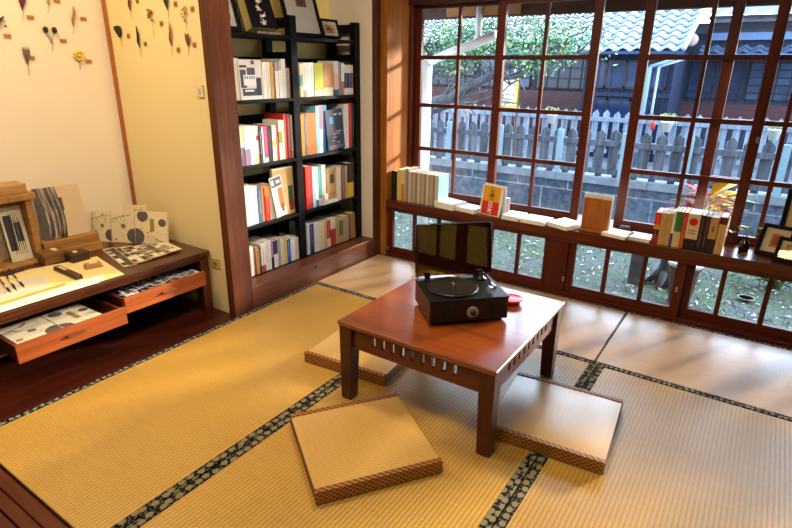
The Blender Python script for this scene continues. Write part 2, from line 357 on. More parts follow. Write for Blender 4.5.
for zi, z in enumerate(ZS):
    for b0, b1 in bays:
        m = MB(); lb(m, -2.645, b0, z-.02, -2.402, b1, z-.001); m.build('shelf_board', W_black, bc, .0015)
for zi, z in enumerate(ZS[:-1]):
    for b0, b1 in bays:
        m = MB(); top = {3: 1.37, 2: 1.04, 1: .675 if b0 < 2.2 else .72, 0: .385}[zi]
        lb(m, -2.655, b0, z, -2.646, b1, top); m.build('back_panel', W_black, bc)
        if zi == 3: pass

M_pg = M_pages
def book(label, loc, rz, th, dp, h, cols, lean=0, group=None, marks=None, cat='book', name='book', face=None, rnd=True):
    """spine on local +x face at x=0, thickness along +y, height z; lean about x"""
    t = thing(name, label, cat, loc, group=group); t.rotation_euler = Euler((lean, 0, rz), 'XYZ')
    mats = []; m = MB()
    def mi(h_):
        mm = plain(h_, .45, var=.05)
        if mm not in mats: mats.append(mm)
        return mats.index(mm)
    bd = min(.0018, th*.15); zz0 = 0; tot = sum(c[0] for c in cols)
    for fr, cc in cols:
        z1 = zz0+fr/tot*h; k = mi(cc)
        m.box(-bd, 0, zz0, 0, th, z1, k); m.box(-dp, 0, zz0, -bd, bd, z1, k); m.box(-dp, th-bd, zz0, -bd, th, z1, k); zz0 = z1
    if marks and th > .007:
        k = mi(marks[0]); r = random.Random(hash(label) % 9973 if False else len(label)*31+int(loc[1]*1000)); z = h*marks[1]; w = min(.006, th*.42)
        while z < h*marks[2]:
            hh = w*r.uniform(.7, 1.1)
            for q in range(3):
                a = r.uniform(0, w*.6); b = z+r.uniform(0, hh*.7); m.box(0, th/2-w/2+a*.8, b, .0002, th/2-w/2+a*.8+w*.45, b+hh*.16, k)
            m.box(0, th/2-w*.08, z, .0002, th/2+w*.1, z+hh, k); z += hh*1.45
    m.build('cover', mats, t)
    MB().box(-dp+.003, bd, .002, -bd, th-bd, h-.003).build('pages', M_pg, t)
    return t

WHT, CRM, GRY = '#e8e6e0', '#dccfae', '#b9b5ae'
ORD = ['first', 'second', 'third', 'fourth', 'fifth', 'sixth', 'seventh', 'eighth', 'ninth', 'tenth', 'eleventh', 'twelfth', 'thirteenth', 'fourteenth', 'fifteenth', 'sixteenth', 'seventeenth', 'eighteenth']
XB = -2.418
def row(bay, rowname, zi, ymid, spec, ytop, shown=()):
    cnt = 0
    z = ZS[zi]+.0002; b0, b1 = bays[bay]; cur = b0+.001; bn = ('left', 'right')[bay]
    for i, s in enumerate(spec):
        p0, p1, desc, cols = s[:4]; o = s[4] if len(s) > 4 else {}
        y0 = onx(p0, ymid, XB).y; y1 = onx(p1, ymid, XB).y
        y0 = max(y0, cur); y1 = min(max(y1, y0+.008), b1-.001)
        if y1-y0 < .004: continue
        yt = o.get('top', ytop(p0) if callable(ytop) else ytop)
        h = onx((p0+p1)/2, yt, XB).z-z; h = max(.1, min(h, .30 if zi < 3 else .29))
        if isinstance(cols, str): cols = [(1, cols)]
        dp = o.get('dp', random.Random(i*7+zi).uniform(.13, .17)); th = y1-y0-.0006
        dx = o.get('dx', random.Random(i*13+zi*5+bay).uniform(-.006, .0))
        cnt += 1+(i in shown)
        label = '%s, %s along the %s bay of the %s' % (desc, ORD[cnt-1], bn, rowname)
        book(label, (XB+dx, y0+.0003, z), 0, th, dp, h, cols, group='books on the %s, %s bay' % (rowname, bn), marks=o.get('mk', ('#55504c', .3, .85)))
        cur = y1
dark = ('#3a3638', .25, .9); lite = ('#e8e4da', .25, .9); redm = ('#c23028', .3, .85)
R1, R2, R3, R4 = 'upper row', 'second row', 'third row', 'bottom row'
row(0, R1, 3, 80, [
 (234, 239.5, 'cream magazine file spine', '#d9cdb4', dict(top=58, dp=.2)),
 (263.5, 267.5, 'white paperback', WHT, dict(top=62)), (267.5, 271, 'off-white paperback', '#d9d4cc', dict(top=62)),
 (271, 273.6, 'golden yellow slim book', '#d79a1e', dict(top=62, mk=dark)), (273.6, 276, 'dark purple book', '#4a3048', dict(top=64, mk=lite)),
 (276, 279.2, 'white book with grey top', [(5, WHT), (1.6, '#9a948c')], dict(top=62)), (279.2, 282, 'white and grey book', [(5, '#dedbd8'), (1.6, '#a29c98')], dict(top=61)),
 (282, 286, 'pale grey book', '#c9c6c6', dict(top=59, mk=dark)), (286, 289, 'dusty beige patterned book', '#a08f80', dict(top=68)),
 (289, 291.5, 'tan and brown book', '#9b7454', dict(top=68, mk=lite)), (291.5, 293.2, 'dark red-brown book', '#6a2f28', dict(top=68, mk=lite)), (293.2, 295.5, 'deep blue book', '#1d4a9a', dict(top=68, mk=lite))], 60, (1,))
row(1, R1, 3, 80, [
 (300.8, 303.4, 'pale yellow and teal book', [(1, '#e4dfb0'), (1, '#7fb9b8'), (1, '#efe6c4')], dict(top=64)), (303.4, 306.5, 'white book with red foot', [(1, '#d98b80'), (4, WHT)], dict(top=63)),
 (306.5, 310, 'bright white book', '#f0eeea', dict(top=63)), (310, 314.8, 'broad white book', '#eceae6', dict(top=62.5)),
 (315, 323.6, 'lime yellow broad book', [(1.2, '#e8e6d0'), (5, '#b9be12')], dict(top=63, mk=('#5c6020', .3, .5))),
 (324, 333.5, 'tan covered book with white foot', [(1.8, '#ded8cc'), (5, '#b07a34')], dict(top=64, mk=('#7a4a1c', .6, .85))),
 (334.6, 338.8, 'pink and white book with green foot', [(1.1, '#2c5c46'), (3, '#e3b6a6'), (2.4, '#dcd8d4')], dict(top=61, mk=dark)), (338.8, 341.8, 'mauve grey book', '#7a7188', dict(top=62, mk=lite)),
 (341.8, 344.6, 'white and orange slim book', [(3, '#b8692e'), (4, '#e4dfd8')], dict(top=63)),
 (344.6, 349, 'white book with black band', [(1.3, '#dcd9d6'), (2.9, '#2a2a2c'), (1.5, '#d8d4d0')], dict(top=65, mk=lite)), (349, 352, 'white book with blue band', [(1.3, '#dcd9d6'), (2.9, '#2743a6'), (1.5, '#d8d4d0')], dict(top=65, mk=lite)),
 (352, 356, 'white book with red band', [(1.3, '#dcd9d6'), (2.9, '#b02c22'), (1.5, '#d8d4d0')], dict(top=65, mk=lite))], 62)
row(0, R2, 2, 145, [
 (238, 244.6, 'yellow topped book with violet foot', [(4, '#6d5374'), (1, WHT), (3.5, '#d9cf9a')], dict(top=126, mk=lite)), (244.6, 250.4, 'lilac white book with violet foot', [(3.6, '#8a7494'), (5, '#dad5da')], dict(top=126)),
 (250.6, 256.8, 'white book with red dots', [(1, WHT)], dict(top=126, mk=redm)), (257, 259.8, 'white book with pink label', [(2, '#d8c05a'), (3, WHT), (1, '#c8465a'), (2, WHT)], dict(top=126)),
 (259.8, 262.6, 'navy slim book', '#1b2440', dict(top=127, mk=lite)), (262.6, 264.3, 'white slim book', WHT, dict(top=127)), (264.3, 268.4, 'hot pink book', [(1, WHT), (7, '#e0386e')], dict(top=126, mk=lite)),
 (268.4, 273, 'black and crimson book', '#22141a', dict(top=126, mk=redm)), (273.2, 277, 'white book with yellow mark', [(3, WHT), (1, '#d9c24a'), (3, WHT)], dict(top=125)), (277, 279.6, 'orange red slim book', '#cc4a22', dict(top=125, mk=lite)),
 (279.6, 282.6, 'white and olive book', [(3, WHT), (2, '#9aa04a'), (2, WHT)], dict(top=120)), (282.6, 285, 'white floral slim book', '#dcd6c0', dict(top=120, mk=redm)), (285, 288.4, 'scarlet tall book', '#c02a1e', dict(top=114, mk=lite)),
 (288.4, 291.6, 'brick red tall book', '#8e2e1c', dict(top=114, mk=lite)), (291.6, 294.8, 'grey and white book', [(1, '#c98a4a'), (5, '#c9c6c2')], dict(top=115, mk=dark))], 125)
row(1, R2, 2, 130, [
 (301.6, 305, 'amber yellow book', '#c98a1c', dict(top=114, mk=dark)), (305, 307, 'slate blue slim book', '#5a6a86', dict(top=114, mk=lite)), (307, 316.6, 'wide orange book', '#c8701c', dict(top=113, mk=('#5a3a1c', .5, .92))),
 (316.6, 319.6, 'cyan slim book', '#7cc6d8', dict(top=106)), (319.6, 323, 'white and pink slim book', [(3, '#eae6e6'), (3, '#e07a86')], dict(top=105)), (323, 327.4, 'sky blue book', '#2a7fc4', dict(top=105, mk=lite)),
 (344.4, 349.4, 'white tall magazine', '#dad7d8', dict(top=104)), (349.8, 352.6, 'crimson tall book', '#c4202c', dict(top=103, mk=lite)), (352.6, 355.2, 'blackish green book', '#22382a', dict(top=103, mk=lite)), (355.2, 360, 'violet grey book', '#5f5674', dict(top=103, mk=lite))], 108, (6,))
row(0, R3, 1, 200, [
 (243, 249.4, 'thick white book', WHT, dict(top=186, mk=('#b8b4ae', .3, .8))), (249.6, 254, 'white book beside the thick one', '#efede8', dict(top=186)), (254, 258.2, 'cream edged white book', '#e6e0cf', dict(top=186)),
 (258.4, 262.6, 'steel blue book', '#4a648c', dict(top=187, mk=lite)), (262.6, 265.2, 'orange slim book', '#d9862a', dict(top=186, mk=dark)), (265.2, 269.8, 'red book with orange head', [(5, '#cc2a1c'), (2, '#d9762a')], dict(top=186, mk=lite)),
 (270, 276, 'white speckled book', '#dedad4', dict(top=185)), (298, 301, 'pale yellow tall spine', '#d8cf8c', dict(top=168)), (301, 304, 'pale green tall spine', [(1, '#cfd8cc'), (1, '#7fae9c'), (1, '#dcdccc')], dict(top=168))], 186)
row(1, R3, 1, 185, [
 (306, 312.6, 'thick bright red book', '#b8261c', dict(top=166, dp=.19, mk=lite)), (312.8, 316, 'pale blue book', '#a9cbe0', dict(top=167)), (316, 319, 'white book with blue foot', [(1, '#3a5c9a'), (5, '#e2e6ea')], dict(top=167)),
 (319, 322.2, 'teal green book', [(1, '#d8d4dc'), (4, '#3aa58c')], dict(top=166, mk=lite)), (322.2, 326, 'lilac white book', '#d6cfe0', dict(top=165)),
 (337.6, 341.4, 'off-white book', '#dcd4c4', dict(top=167)), (341.4, 345.4, 'reddish brown book', '#8c5a48', dict(top=166, mk=lite)), (345.4, 348, 'grey book with black title', '#a8a29a', dict(top=166, mk=dark)),
 (348, 353.6, 'yellow and black book', [(4, '#e0b81c'), (5, '#2a2418')], dict(top=163, mk=('#e0b81c', .5, .9))), (353.6, 356.6, 'black tall book', '#1b1b22', dict(top=157, mk=lite)), (356.6, 359, 'grey patterned tall book', '#9a92a0', dict(top=156)), (359, 361.8, 'pinkish white tall book', [(4, '#cfa8a4'), (1, '#c04838')], dict(top=155))], 165, (5,))
row(0, R4, 0, 264, [
 (248, 254.2, 'white end book', '#eeece8', dict(top=247)), (254.4, 256.6, 'reddish brown slim book', '#8c3a1c', dict(top=247, mk=lite)), (256.6, 260, 'tan orange book', '#c08a52', dict(top=247)), (260, 261.8, 'black slim book', '#1c1a1c', dict(top=247, mk=lite)),
 (261.8, 266, 'white book with red foot', [(1.6, '#b8503c'), (5, '#e8e4de')], dict(top=243)), (266, 269.6, 'white lilac book', '#e2dce6', dict(top=241)), (269.6, 272, 'plain white book', '#ecebe8', dict(top=240)),
 (272, 275, 'purple slim book', [(2, '#2c2440'), (3, '#b58ac0')], dict(top=240)), (275, 278.6, 'navy topped white book', [(3, WHT), (3, '#22304a')], dict(top=240)), (279, 282, 'warm grey book', '#a39c94', dict(top=239)),
 (282, 285.4, 'silver white book', '#ccccd0', dict(top=239)), (285.4, 288, 'yellow slim book', '#e0b422', dict(top=238, mk=dark)), (288, 292, 'cobalt blue book', '#1a5cb4', dict(top=239, mk=lite)),
 (292, 296, 'white book by the blue one', '#e6e4e6', dict(top=239)), (296, 299, 'pale grey slim book', '#cfcac8', dict(top=238)), (299, 302, 'white book with pink marks', '#e2d8d4', dict(top=236, mk=redm))], 240)
row(1, R4, 0, 239, [
 (308, 310.4, 'pale blue white book', '#c4d0de', dict(top=224)), (310.4, 314.6, 'navy book', '#1c2a66', dict(top=224, mk=lite)), (314.8, 319.6, 'lilac white book with dark marks', '#d4cedc', dict(top=224, mk=dark)), (319.8, 325, 'cream book', '#d6c8a4', dict(top=223, mk=dark)),
 (325, 327.4, 'tan slim book', '#c2aa80', dict(top=222)), (327.6, 331.4, 'red and cream book', [(2, '#d8cbb0'), (4, '#b82c24')], dict(top=221, mk=lite)), (331.4, 336.4, 'cream topped crimson book', [(5, '#a8322c'), (3, '#d8d0bc')], dict(top=219)),
 (336.6, 340.2, 'tan book', '#b89a6c', dict(top=218)), (340.4, 343.4, 'tan book with green label', [(2, '#b89a6c'), (4, '#2f6a44'), (.5, '#b89a6c')], dict(top=218, mk=lite)), (343.6, 349, 'beige pink book', '#b89a86', dict(top=216)),
 (349, 351.2, 'brown slim book', '#6a452c', dict(top=216, mk=lite)), (351.2, 355.4, 'tan brown book', '#a37c4e', dict(top=213, mk=dark)), (355.4, 359.2, 'dark brown book', [(2, '#c4bcb4'), (5, '#6c4a3a')], dict(top=212, mk=lite))], 218)

# books shown face-out
def face_book(label, p0, p1, z, ytop, X, th, cols, tilt=-.06, group=None, skew=0):
    y0 = onx(*p0, X).y; y1 = onx(*p1, X).y; h = onx((p0[0]+p1[0])/2, ytop, X).z-z
    t = thing('book', label, 'book', (X, y0, z), group=group); t.rotation_euler = Euler((skew, tilt, 0), 'XYZ'); w = y1-y0
    MB().box(-th, 0, 0, -th+.0015, w, h).box(-.0015, 0, 0, 0, w, h).box(-th, 0, 0, 0, .0015, h).build('cover', plain(cols[0], .4, var=.06), t)
    MB().box(-th+.0015, .0015, .002, -.0015, w-.003, h-.002).build('pages', M_pg, t)
    a = MB(); mats = []
    for (u0, v0, u1, v1, cc) in cols[1:]:
        mm = plain(cc, .4, var=.06)
        if mm not in mats: mats.append(mm)
        a.box(0, u0*w, v0*h, .0004+.0001*mats.index(mm), u1*w, v1*h, mats.index(mm))
    if mats: a.build('cover_print', mats, t)
    return t
rnd = random.Random(3)
ps = [(0.05, .8, .35, .86, '#2a2a2c'), (.1, .1, .92, .28, '#2c3348'), (.05, .3, .3, .75, '#3a3a40'), (.35, .62, .7, .8, '#46444c'), (.72, .1, .95, .55, '#1e1e24'), (.55, .88, .7, .98, '#5a4a80'), (.18, .36, .72, .62, '#e4e2e2'), (.05, .0, .9, .08, '#e2e0dc'), (.2, .2, .6, .25, '#d8d6d4')]
for i in range(5): ps.append((.22+i*.1, .52, .27+i*.1, .59, '#4a4a50'))
face_book('black and white photo magazine facing out on the upper row, left bay', (240.2, 85), (262.8, 85), ZS[3]+.001, 59.5, -2.408, .012, ['#d5d0cd']+ps, -.03, 'display copies facing out')
ps = [(.22, .66, .42, .82, '#2f7fe0'), (.5, .86, .68, .9, '#c8c8d8'), (.78, .84, .95, .9, '#a8b0c8'), (.1, .05, .9, .12, '#5a4a5a'), (.3, .3, .6, .33, '#a07a6a'), (.35, .38, .75, .41, '#8a8aa8'), (.5, .44, .85, .47, '#b09a8a'), (.6, .16, .68, .2, '#d0d0e0'), (.2, .22, .5, .25, '#6a6a90')]
face_book('dark starry-blue picture book facing out in the right bay, second row', (328, 130), (345, 130), ZS[2]+.004, 110, -2.405, .012, ['#161a30']+ps, -.05, 'display copies facing out', skew=.05)
ps = [(.1, .1, .25, .2, '#7c9a4a'), (.72, .2, .95, .6, '#2f5a34'), (.75, .08, .98, .3, '#8c2f24'), (.3, .5, .6, .54, '#a58a5c'), (.1, .7, .7, .73, '#b8a070'), (.2, .3, .4, .34, '#a08050'), (.0, .97, 1, 1, '#e4dcc4')]
face_book('tall tan map-like book standing behind leaning cards, third row', (274, 195), (294.3, 195), ZS[1]+.001, 167.5, -2.43, .02, ['#c9a671']+ps, -.02, 'display copies facing out')
ps = [(.05, .75, .95, .97, '#5a5a64'), (.1, .8, .3, .93, '#e2e2e4'), (.5, .82, .85, .9, '#c8c8d0'), (.5, .2, .95, .7, '#b8763a'), (.6, .1, .8, .3, '#7c5030')]
face_book('white and brown booklet leaning forward on the third row', (276.5, 205), (287.5, 205), ZS[1]+.004, 176, -2.405, .006, ['#e4e0da']+ps, -.03, 'display copies facing out', skew=.16)
ps = [(.3, .5, .75, .8, '#4a4a3c'), (.2, .1, .8, .2, '#9a7a48'), (.1, .86, .9, .9, '#a07c48')]
face_book('tan book with dark square label facing out, third row, right bay', (327.2, 185), (337.2, 185), ZS[1]+.026, 168, -2.43, .02, ['#c09660']+ps, -.03, 'display copies facing out')

def flat_stack(label, a, b, c, z, th, n, cols, name='book', group=None, pad=None):
    """a front-left, b front-right, c back-left corner (world xy); n books stacked"""
    a, b, c = Vector(a), Vector(b), Vector(c); ux = (b-a); w = ux.length; rz = math.atan2(ux.y, ux.x); d = (c-a).length
    out = []
    for i in range(n):
        r = random.Random(i*5+len(label)); lab = label if n == 1 else '%s, %s' % (label, ['bottom one', 'second one up', 'third one up', 'topmost one', 'fifth'][i] if i < n-1 else 'topmost of its stack')
        t = thing(name, lab, 'book', (a.x+r.uniform(-.002, .002), a.y+r.uniform(-.001, .002), z+i*(th+.0004)), rz+(r.uniform(-.02, .02) if i else 0), group)
        bd = .0012
        MB().box(0, 0, 0, w, d, bd).box(0, 0, th-bd, w, d, th).box(0, d-bd, 0, w, d, th).build('cover', plain(cols[i % len(cols)], .35, var=.04), t, .0004)
        MB().box(.002, .0015, bd, w-.002, d-bd, th-bd).build('pages', M_pg, t); out.append(t)
    return out
p = onx(324, 198, -2.41); q = onx(338.5, 194, -2.41)
flat_stack('white thick booklet lying flat in front of the tan book, third row', (-2.41, p.y), (-2.41, q.y), (-2.53, p.y), ZS[1]+.001, .022, 1, ['#e9e8ea'])
t = thing('book_stand', 'small white folded card stand beside lilac book, third row, right bay', 'stand', (-2.408, onx(322.4, 190, -2.408).y+.02, ZS[1]+.026), rot=(0, 0, 0))
MB().prism([(-.008, 0), (.008, 0), (.002, .05), (-.002, .05)], .03).build('folded_card', plain('#e6e4ea', .5), t)

# on top of the bookcase: frames and the calligraphy book
ZTOP = ZS[4]+.0005
def frame_obj(label, loc, rot, w, h, fw, mat_w, pic, th=.018, matc='#ddd6d2', group=None, fc='#0e0d12', picm=None):
    """local: picture faces +x, width along +y, height z"""
    t = thing('picture_frame', label, 'picture frame', (loc[0], loc[1], loc[2]+th*math.sin(abs(rot[1]))), group=group); t.rotation_euler = Euler(rot, 'XYZ')
    f = MB(); f.box(-th, 0, 0, 0, w, fw).box(-th, 0, h-fw, 0, w, h).box(-th, 0, fw, 0, fw, h-fw).box(-th, w-fw, fw, 0, w, h-fw)
    f.build('frame', plain(fc, .6, spec=.12), t, .0008)
    MB().box(-th+.002, fw*.8, fw*.8, -th+.006, w-fw*.8, h-fw*.8).build('mat_board', plain(matc, .8, var=.03), t)
    a = MB(); mats = []
    for (u0, v0, u1, v1, cc) in pic:
        mm = plain(cc, .7, var=.35, scale=90)
        if mm not in mats: mats.append(mm)
        a.box(-th+.006, u0*w, v0*h, -th+.0064+.0002*mats.index(mm), u1*w, v1*h, mats.index(mm))
    a.build('picture', mats, t)
    MB().box(-.006, fw*.9, fw*.9, -.005, w-fw*.9, h-fw*.9).build('glass', glass('frame_glass', base=.0), t)
    return t
Xf = -2.45
y0 = onx(216, 32, Xf).y; y1 = onx(243, 32, Xf).y
frame_obj('black frame with pale mat, half hidden behind left pillar on bookcase top', (Xf, 1.992, ZTOP+.003), (.0, -.28, 0), y1-1.992, .21, .022, 0, [(.3, .3, .7, .7, '#7a4a58'), (.35, .45, .5, .62, '#c8a8a4')], group='picture frames on the bookcase top')
y0 = 2.520; y1 = onx(325.5, 38, Xf).y
frame_obj('large black frame with pale mat and small brown picture atop bookcase', (-2.455, y0, ZTOP+.003), (0, -.30, 0), y1-y0, .34, .018, 0, [(.42, .52, .72, .8, '#8a5a48'), (.48, .56, .62, .7, '#5a4a50'), (.6, .66, .7, .78, '#a88070')], group='picture frames on the bookcase top')
y0 = onx(326, 39, -2.42).y; y1 = onx(343, 41, -2.42).y
frame_obj('smallest black frame with cream mat and tiny landscape atop bookcase', (-2.43, y0+.002, ZTOP+.003), (0, -.32, 0), y1-y0, .115, .012, 0, [(.22, .26, .8, .74, '#b88a58'), (.32, .42, .7, .56, '#5a4638'), (.55, .56, .75, .7, '#c9a070')], group='picture frames on the bookcase top', matc='#dcd4cc')
# calligraphy book
y0 = onx(253.5, 33, -2.42).y; y1 = onx(276, 22, -2.42).y
t = thing('calligraphy_book', 'thick black book with white brush calligraphy leaning atop the bookcase', 'book', (-2.425, y0, ZTOP+.03)); t.rotation_euler = Euler((0, -.38, -.12), 'XYZ')
w = y1-y0; h = .27
MB().box(-.002, 0, 0, 0, w, h).box(-.07, 0, 0, -.068, w, h).box(-.07, w-.002, 0, 0, w, h).build('cover', plain('#17121a', .3, var=.25, scale=12), t)
MB().box(-.068, .003, .003, -.002, w-.002, h-.003).build('pages', plain('#e8cf8a', .7, var=.15), t)
m = MB(); r = random.Random(11)
for k in range(6):
    zc = h*(.12+.14*k); yc = w*.5+r.uniform(-.01, .01)
    for q in range(4):
        pts = [(0.0004, yc+r.uniform(-.022, .022), zc+r.uniform(-.018, .018)) for _ in range(4)]; m.tube(pts, [.0015, .0032, .0024, .0008], n=5)
m.build('calligraphy', plain('#e6dfd2', .5), t)
y0 = onx(273, 30, -2.45).y
t = thing('clear_tray', 'small brownish clear tray lying beside the calligraphy book atop bookcase', 'tray', (-2.50, 2.30, ZTOP))
MB().box(-.05, -.05, 0, .06, .13, .004).box(-.05, -.05, .004, -.047, .13, .014).box(.057, -.05, .004, .06, .13, .014).build('tray_shell', plain('#7a6850', .25), t, .001)

# ------------------------------------------------------------------ low table
tx0, tx1, ty0, ty1, tz = -1.303, -.606, 1.518, 2.245, .36
tcx, tcy = (tx0+tx1)/2, (ty0+ty1)/2; hx, hy = (tx1-tx0)/2, (ty1-ty0)/2
T = thing('low_table', 'low square reddish wooden table with slotted apron and record player on it', 'table', (tcx, tcy, 0))
MB().box(-hx, -hy, tz-.02, hx, hy, tz).build('table_top', W_table, T, .006, seg=3)
for sx in (-1, 1):
    for sy in (-1, 1):
        cx, cy = sx*(hx-.037), sy*(hy-.037)
        MB().taper((cx+sx*.004, cy+sy*.004, 0.0005), (.025, .025), (cx, cy, tz-.0205), (.031, .031)).build('leg', W_tleg, T, .003)
def apron(L, n, M, part='apron'):
    m = MB(); z0, z1, zt, zb = .245, .339, .322, .278; th = .009; e = .055; m.box(-L, -th, zt, L, th, z1, 0, M); m.box(-L, -th, z0, L, th, zb, 0, M)
    m.box(-L, -th, zb, -L+e, th, zt, 0, M); m.box(L-e, -th, zb, L, th, zt, 0, M); sp = (2*L-2*e)/n; g = .017
    for i in range(n+1):
        c = -L+e+i*sp
        if i < n: m.box(c+g/2 if i else c, -th, zb, c+sp-g/2 if i < n-1 else c+sp, th, zt, 0, M)
    m.build(part, W_tap, T, .0012)
L = hx-.068
apron(L, 10, Matrix.Translation((0, -(hy-.03), 0))); apron(L, 10, Matrix.Translation((0, hy-.03, 0)))
L = hy-.068
apron(L, 10, Matrix.Translation((-(hx-.03), 0, 0)) @ Matrix.Rotation(PI/2, 4, 'Z')); apron(L, 10, Matrix.Translation((hx-.03, 0, 0)) @ Matrix.Rotation(PI/2, 4, 'Z'))

# record player
ang = math.radians(45.5)
R = thing('record_player', 'dark wooden record player with raised smoked lid on the low table', 'record player', (-.941, 1.884, tz+.0005), ang)
Wd = wood('#1d0b0a', '#43191a', 'x', .3, name='player_wood'); Bk = plain('#0b0c11', .42, var=.1, spec=.35)
w, d, h = .163, .124, .108
b = MB().box(-w, -d, .012, w, d, h-.006); b.build('body', Wd, R, .004)
MB().box(-w-.002, -d-.002, h-.006, w+.002, d+.002, h).build('deck', Bk, R, .0015)
for sx in (-1, 1):
    for sy in (-1, 1): MB().cyl((sx*(w-.025), sy*(d-.025), 0), .012, .012).build('foot', Bk, R)
MB().box(-w+.006, -d-.003, .018, w-.006, -d, h-.014).build('front_panel', plain('#120c10', .4), R, .001)
for s in (-1, 1):
    m = MB()
    for k in range(7): m.box(s*.1-.036+k*.012-.003, -d-.0045, .028, s*.1-.036+k*.012+.003, -d-.003, .083)
    m.build('speaker_slots', plain('#030304', .8), R)
Mx = Matrix.Rotation(PI/2, 4, 'X')
m = MB().lathe([(.024, 0), (.024, .003), (.022, .004)], (0, 0, 0), 0, 32); o = m.build('tuner_dial', plain('#a5977e', .3, .3), R); o.matrix_local = Matrix.Translation((.012, -d-.003, .052)) @ Mx
m = MB().lathe([(.012, 0), (.0115, .012), (.01, .013)], (0, 0, 0), 0, 24); o2 = m.build('knob', plain('#2a2420', .3), R); o2.matrix_local = Matrix.Translation((.012, -d-.0075, .052)) @ Mx
MB().lathe([(.104, 0), (.106, .003), (.106, .008), (.103, .011)], (-.035, -.005, h), 0, 48).build('platter', plain('#15161c', .35), R)
n = NT('vinyl'); n.b.inputs['Base Color'].default_value = (.008, .008, .01, 1); n.b.inputs['Roughness'].default_value = .3
tc = n.xyz(); ln = n.n('ShaderNodeVectorMath', operation='LENGTH'); n.l(tc, ln.inputs[0]); n.bump(n.math('SINE', n.math('MULTIPLY', ln.outputs['Value'], 2200)), .25, .0005)
o = MB().lathe([(.1, 0), (.1, .002)], (0, 0, 0), 0, 48, sm=False).build('turntable_mat', n.m, R); o.location = (-.035, -.005, h+.011)
MB().lathe([(.0035, 0), (.0035, .010), (.001, .012)], (-.035, -.005, h+.013), 0, 12).build('spindle', plain('#d8d8d8', .2, .9), R)
ta = MB().lathe([(.024, 0), (.024, .008), (.012, .012), (.012, .03), (.01, .033)], (.115, .075, h), 0, 24); ta = ta.build('tonearm_base', Bk, R)
MB().tube([(.115, .098, h+.03), (.118, .05, h+.032), (.12, -.02, h+.030), (.105, -.062, h+.022)], .0035, n=8).build('tonearm', plain('#17171a', .25, .3), ta)
MB().box(.096, -.085, h+.010, .112, -.058, h+.024).build('cartridge', plain('#b9b4ac', .3, .4), ta, .001)
MB().cyl((.115, .088, h+.02), .011, .018).build('counterweight', Bk, ta)
MB().box(.135, -.03, h, .147, .02, h+.007).build('switch', plain('#9a9a9e', .3, .5), R, .001)
lid = empty('lid_pivot'); lid.parent = R; lid.name = 'lid'; lid.location = (0, d-.002, h+.004); lid.rotation_euler = (math.radians(-9), 0, 0)
smoke = glass('smoked_acrylic', (.38, .24, .09, 1), .02)
hh = .232; g = MB(); g.box(-w, 0, .006, w, .003, hh); g.box(-w, -.04, .006, -w+.003, 0, hh); g.box(w-.003, -.04, .006, w, 0, hh); g.box(-w, -.04, hh-.003, w, .003, hh)
g.build('lid_shell', smoke, lid); MB().tube([(-w, -.041, .008), (-w, -.041, hh), (w, -.041, hh), (w, -.041, .008)], .0018, n=6).build('lid_rim', plain('#1a1310', .3), lid)
for s in (-1, 1): MB().box(s*.11-.012, -.004, -.004, s*.11+.012, .006, .02).build('hinge', Bk, lid, .001)

p = onz(511.5, 303, tz)
AS = thing('ashtray', 'round red ashtray on the table behind the record player', 'ashtray', (p.x, p.y, tz+.0003))
MB().lathe([(.030, 0), (.034, .002), (.038, .014), (.046, .020), (.046, .023), (.036, .021), (.028, .008), (.004, .006)], (0, 0, 0), 0, 36).build('bowl', plain('#d01710', .2, var=.05), AS)
MB().lathe([(.0455, .0205), (.0475, .0215), (.0465, .0245), (.045, .024)], (0, 0, 0), 0, 36).build('rim', plain('#e03020', .2, var=.05), AS)

# cushions
Lat = lattice('#6a3417', '#b98a34', 'brocade_edge')
def cushion(label, cx, cy, rz, sz=.44, h1='#9c7434', h2='#cfa55c'):
    t = thing('floor_cushion', label, 'cushion', (cx, cy, .0005), rz, 'square straw floor cushions around the low table'); s = sz/2; rd = .0
    me = bpy.data.meshes.new('straw_top'); bm = bmesh.new(); N = 16
    for lev, z in ((0, .044), (1, .05)): pass
    grid = [[bm.verts.new((-s+2*s*i/N, -s+2*s*j/N, .046+.006*(1-((2*i/N-1)**4))*(1-((2*j/N-1)**4)))) for j in range(N+1)] for i in range(N+1)]
    for i in range(N):
        for j in range(N): bm.faces.new((grid[i][j], grid[i+1][j], grid[i+1][j+1], grid[i][j+1])).smooth = True
    bm.to_mesh(me); bm.free(); me.materials.append(straw(h1, h2, 'cushion_straw', rib=.0125, axis=1, depth=.55, rough=.28, spec=1.0, dist=.0004, bs=.35)); me.materials[0].node_tree.nodes['Principled BSDF'].inputs['Coat Weight'].default_value = .45; me.materials[0].node_tree.nodes['Principled BSDF'].inputs['Coat Roughness'].default_value = .32; o = bpy.data.objects.new('straw_top', me); C.objects.link(o); o.parent = t
    m = MB(); m.box(-s, -s, 0, s, s, .045).build('body', plain('#a9803c', .7), t, .006)
    e = .0025
    MB().prism([(-s-e, .001), (-s, .001), (-s, .047), (-s+.018, .047), (-s+.018, .0505), (-s-e, .0505)], 2*(s+e), 0, Matrix.Translation((s+e, 0, 0)) @ Matrix.Rotation(PI/2, 4, 'Z')).build('brocade_edge', Lat, t, .0008)
    MB().prism([(-s-e, .001), (-s, .001), (-s, .047), (-s+.018, .047), (-s+.018, .0505), (-s-e, .0505)], 2*(s+e), 0, Matrix.Translation((-s-e, 0, 0)) @ Matrix.Rotation(-PI/2, 4, 'Z')).build('brocade_edge', Lat, t, .0008)
    for q in (-1, 1): MB().box(min(q*s, q*(s+.0015)), -s+.003, .002, max(q*s, q*(s+.0015)), s-.003, .046).build('side_band', plain('#6b4a3a', .6, var=.2), t)
    return t
cushion('golden straw cushion turned askew in front of the low table', -1.023, 1.313, math.radians(54.8))
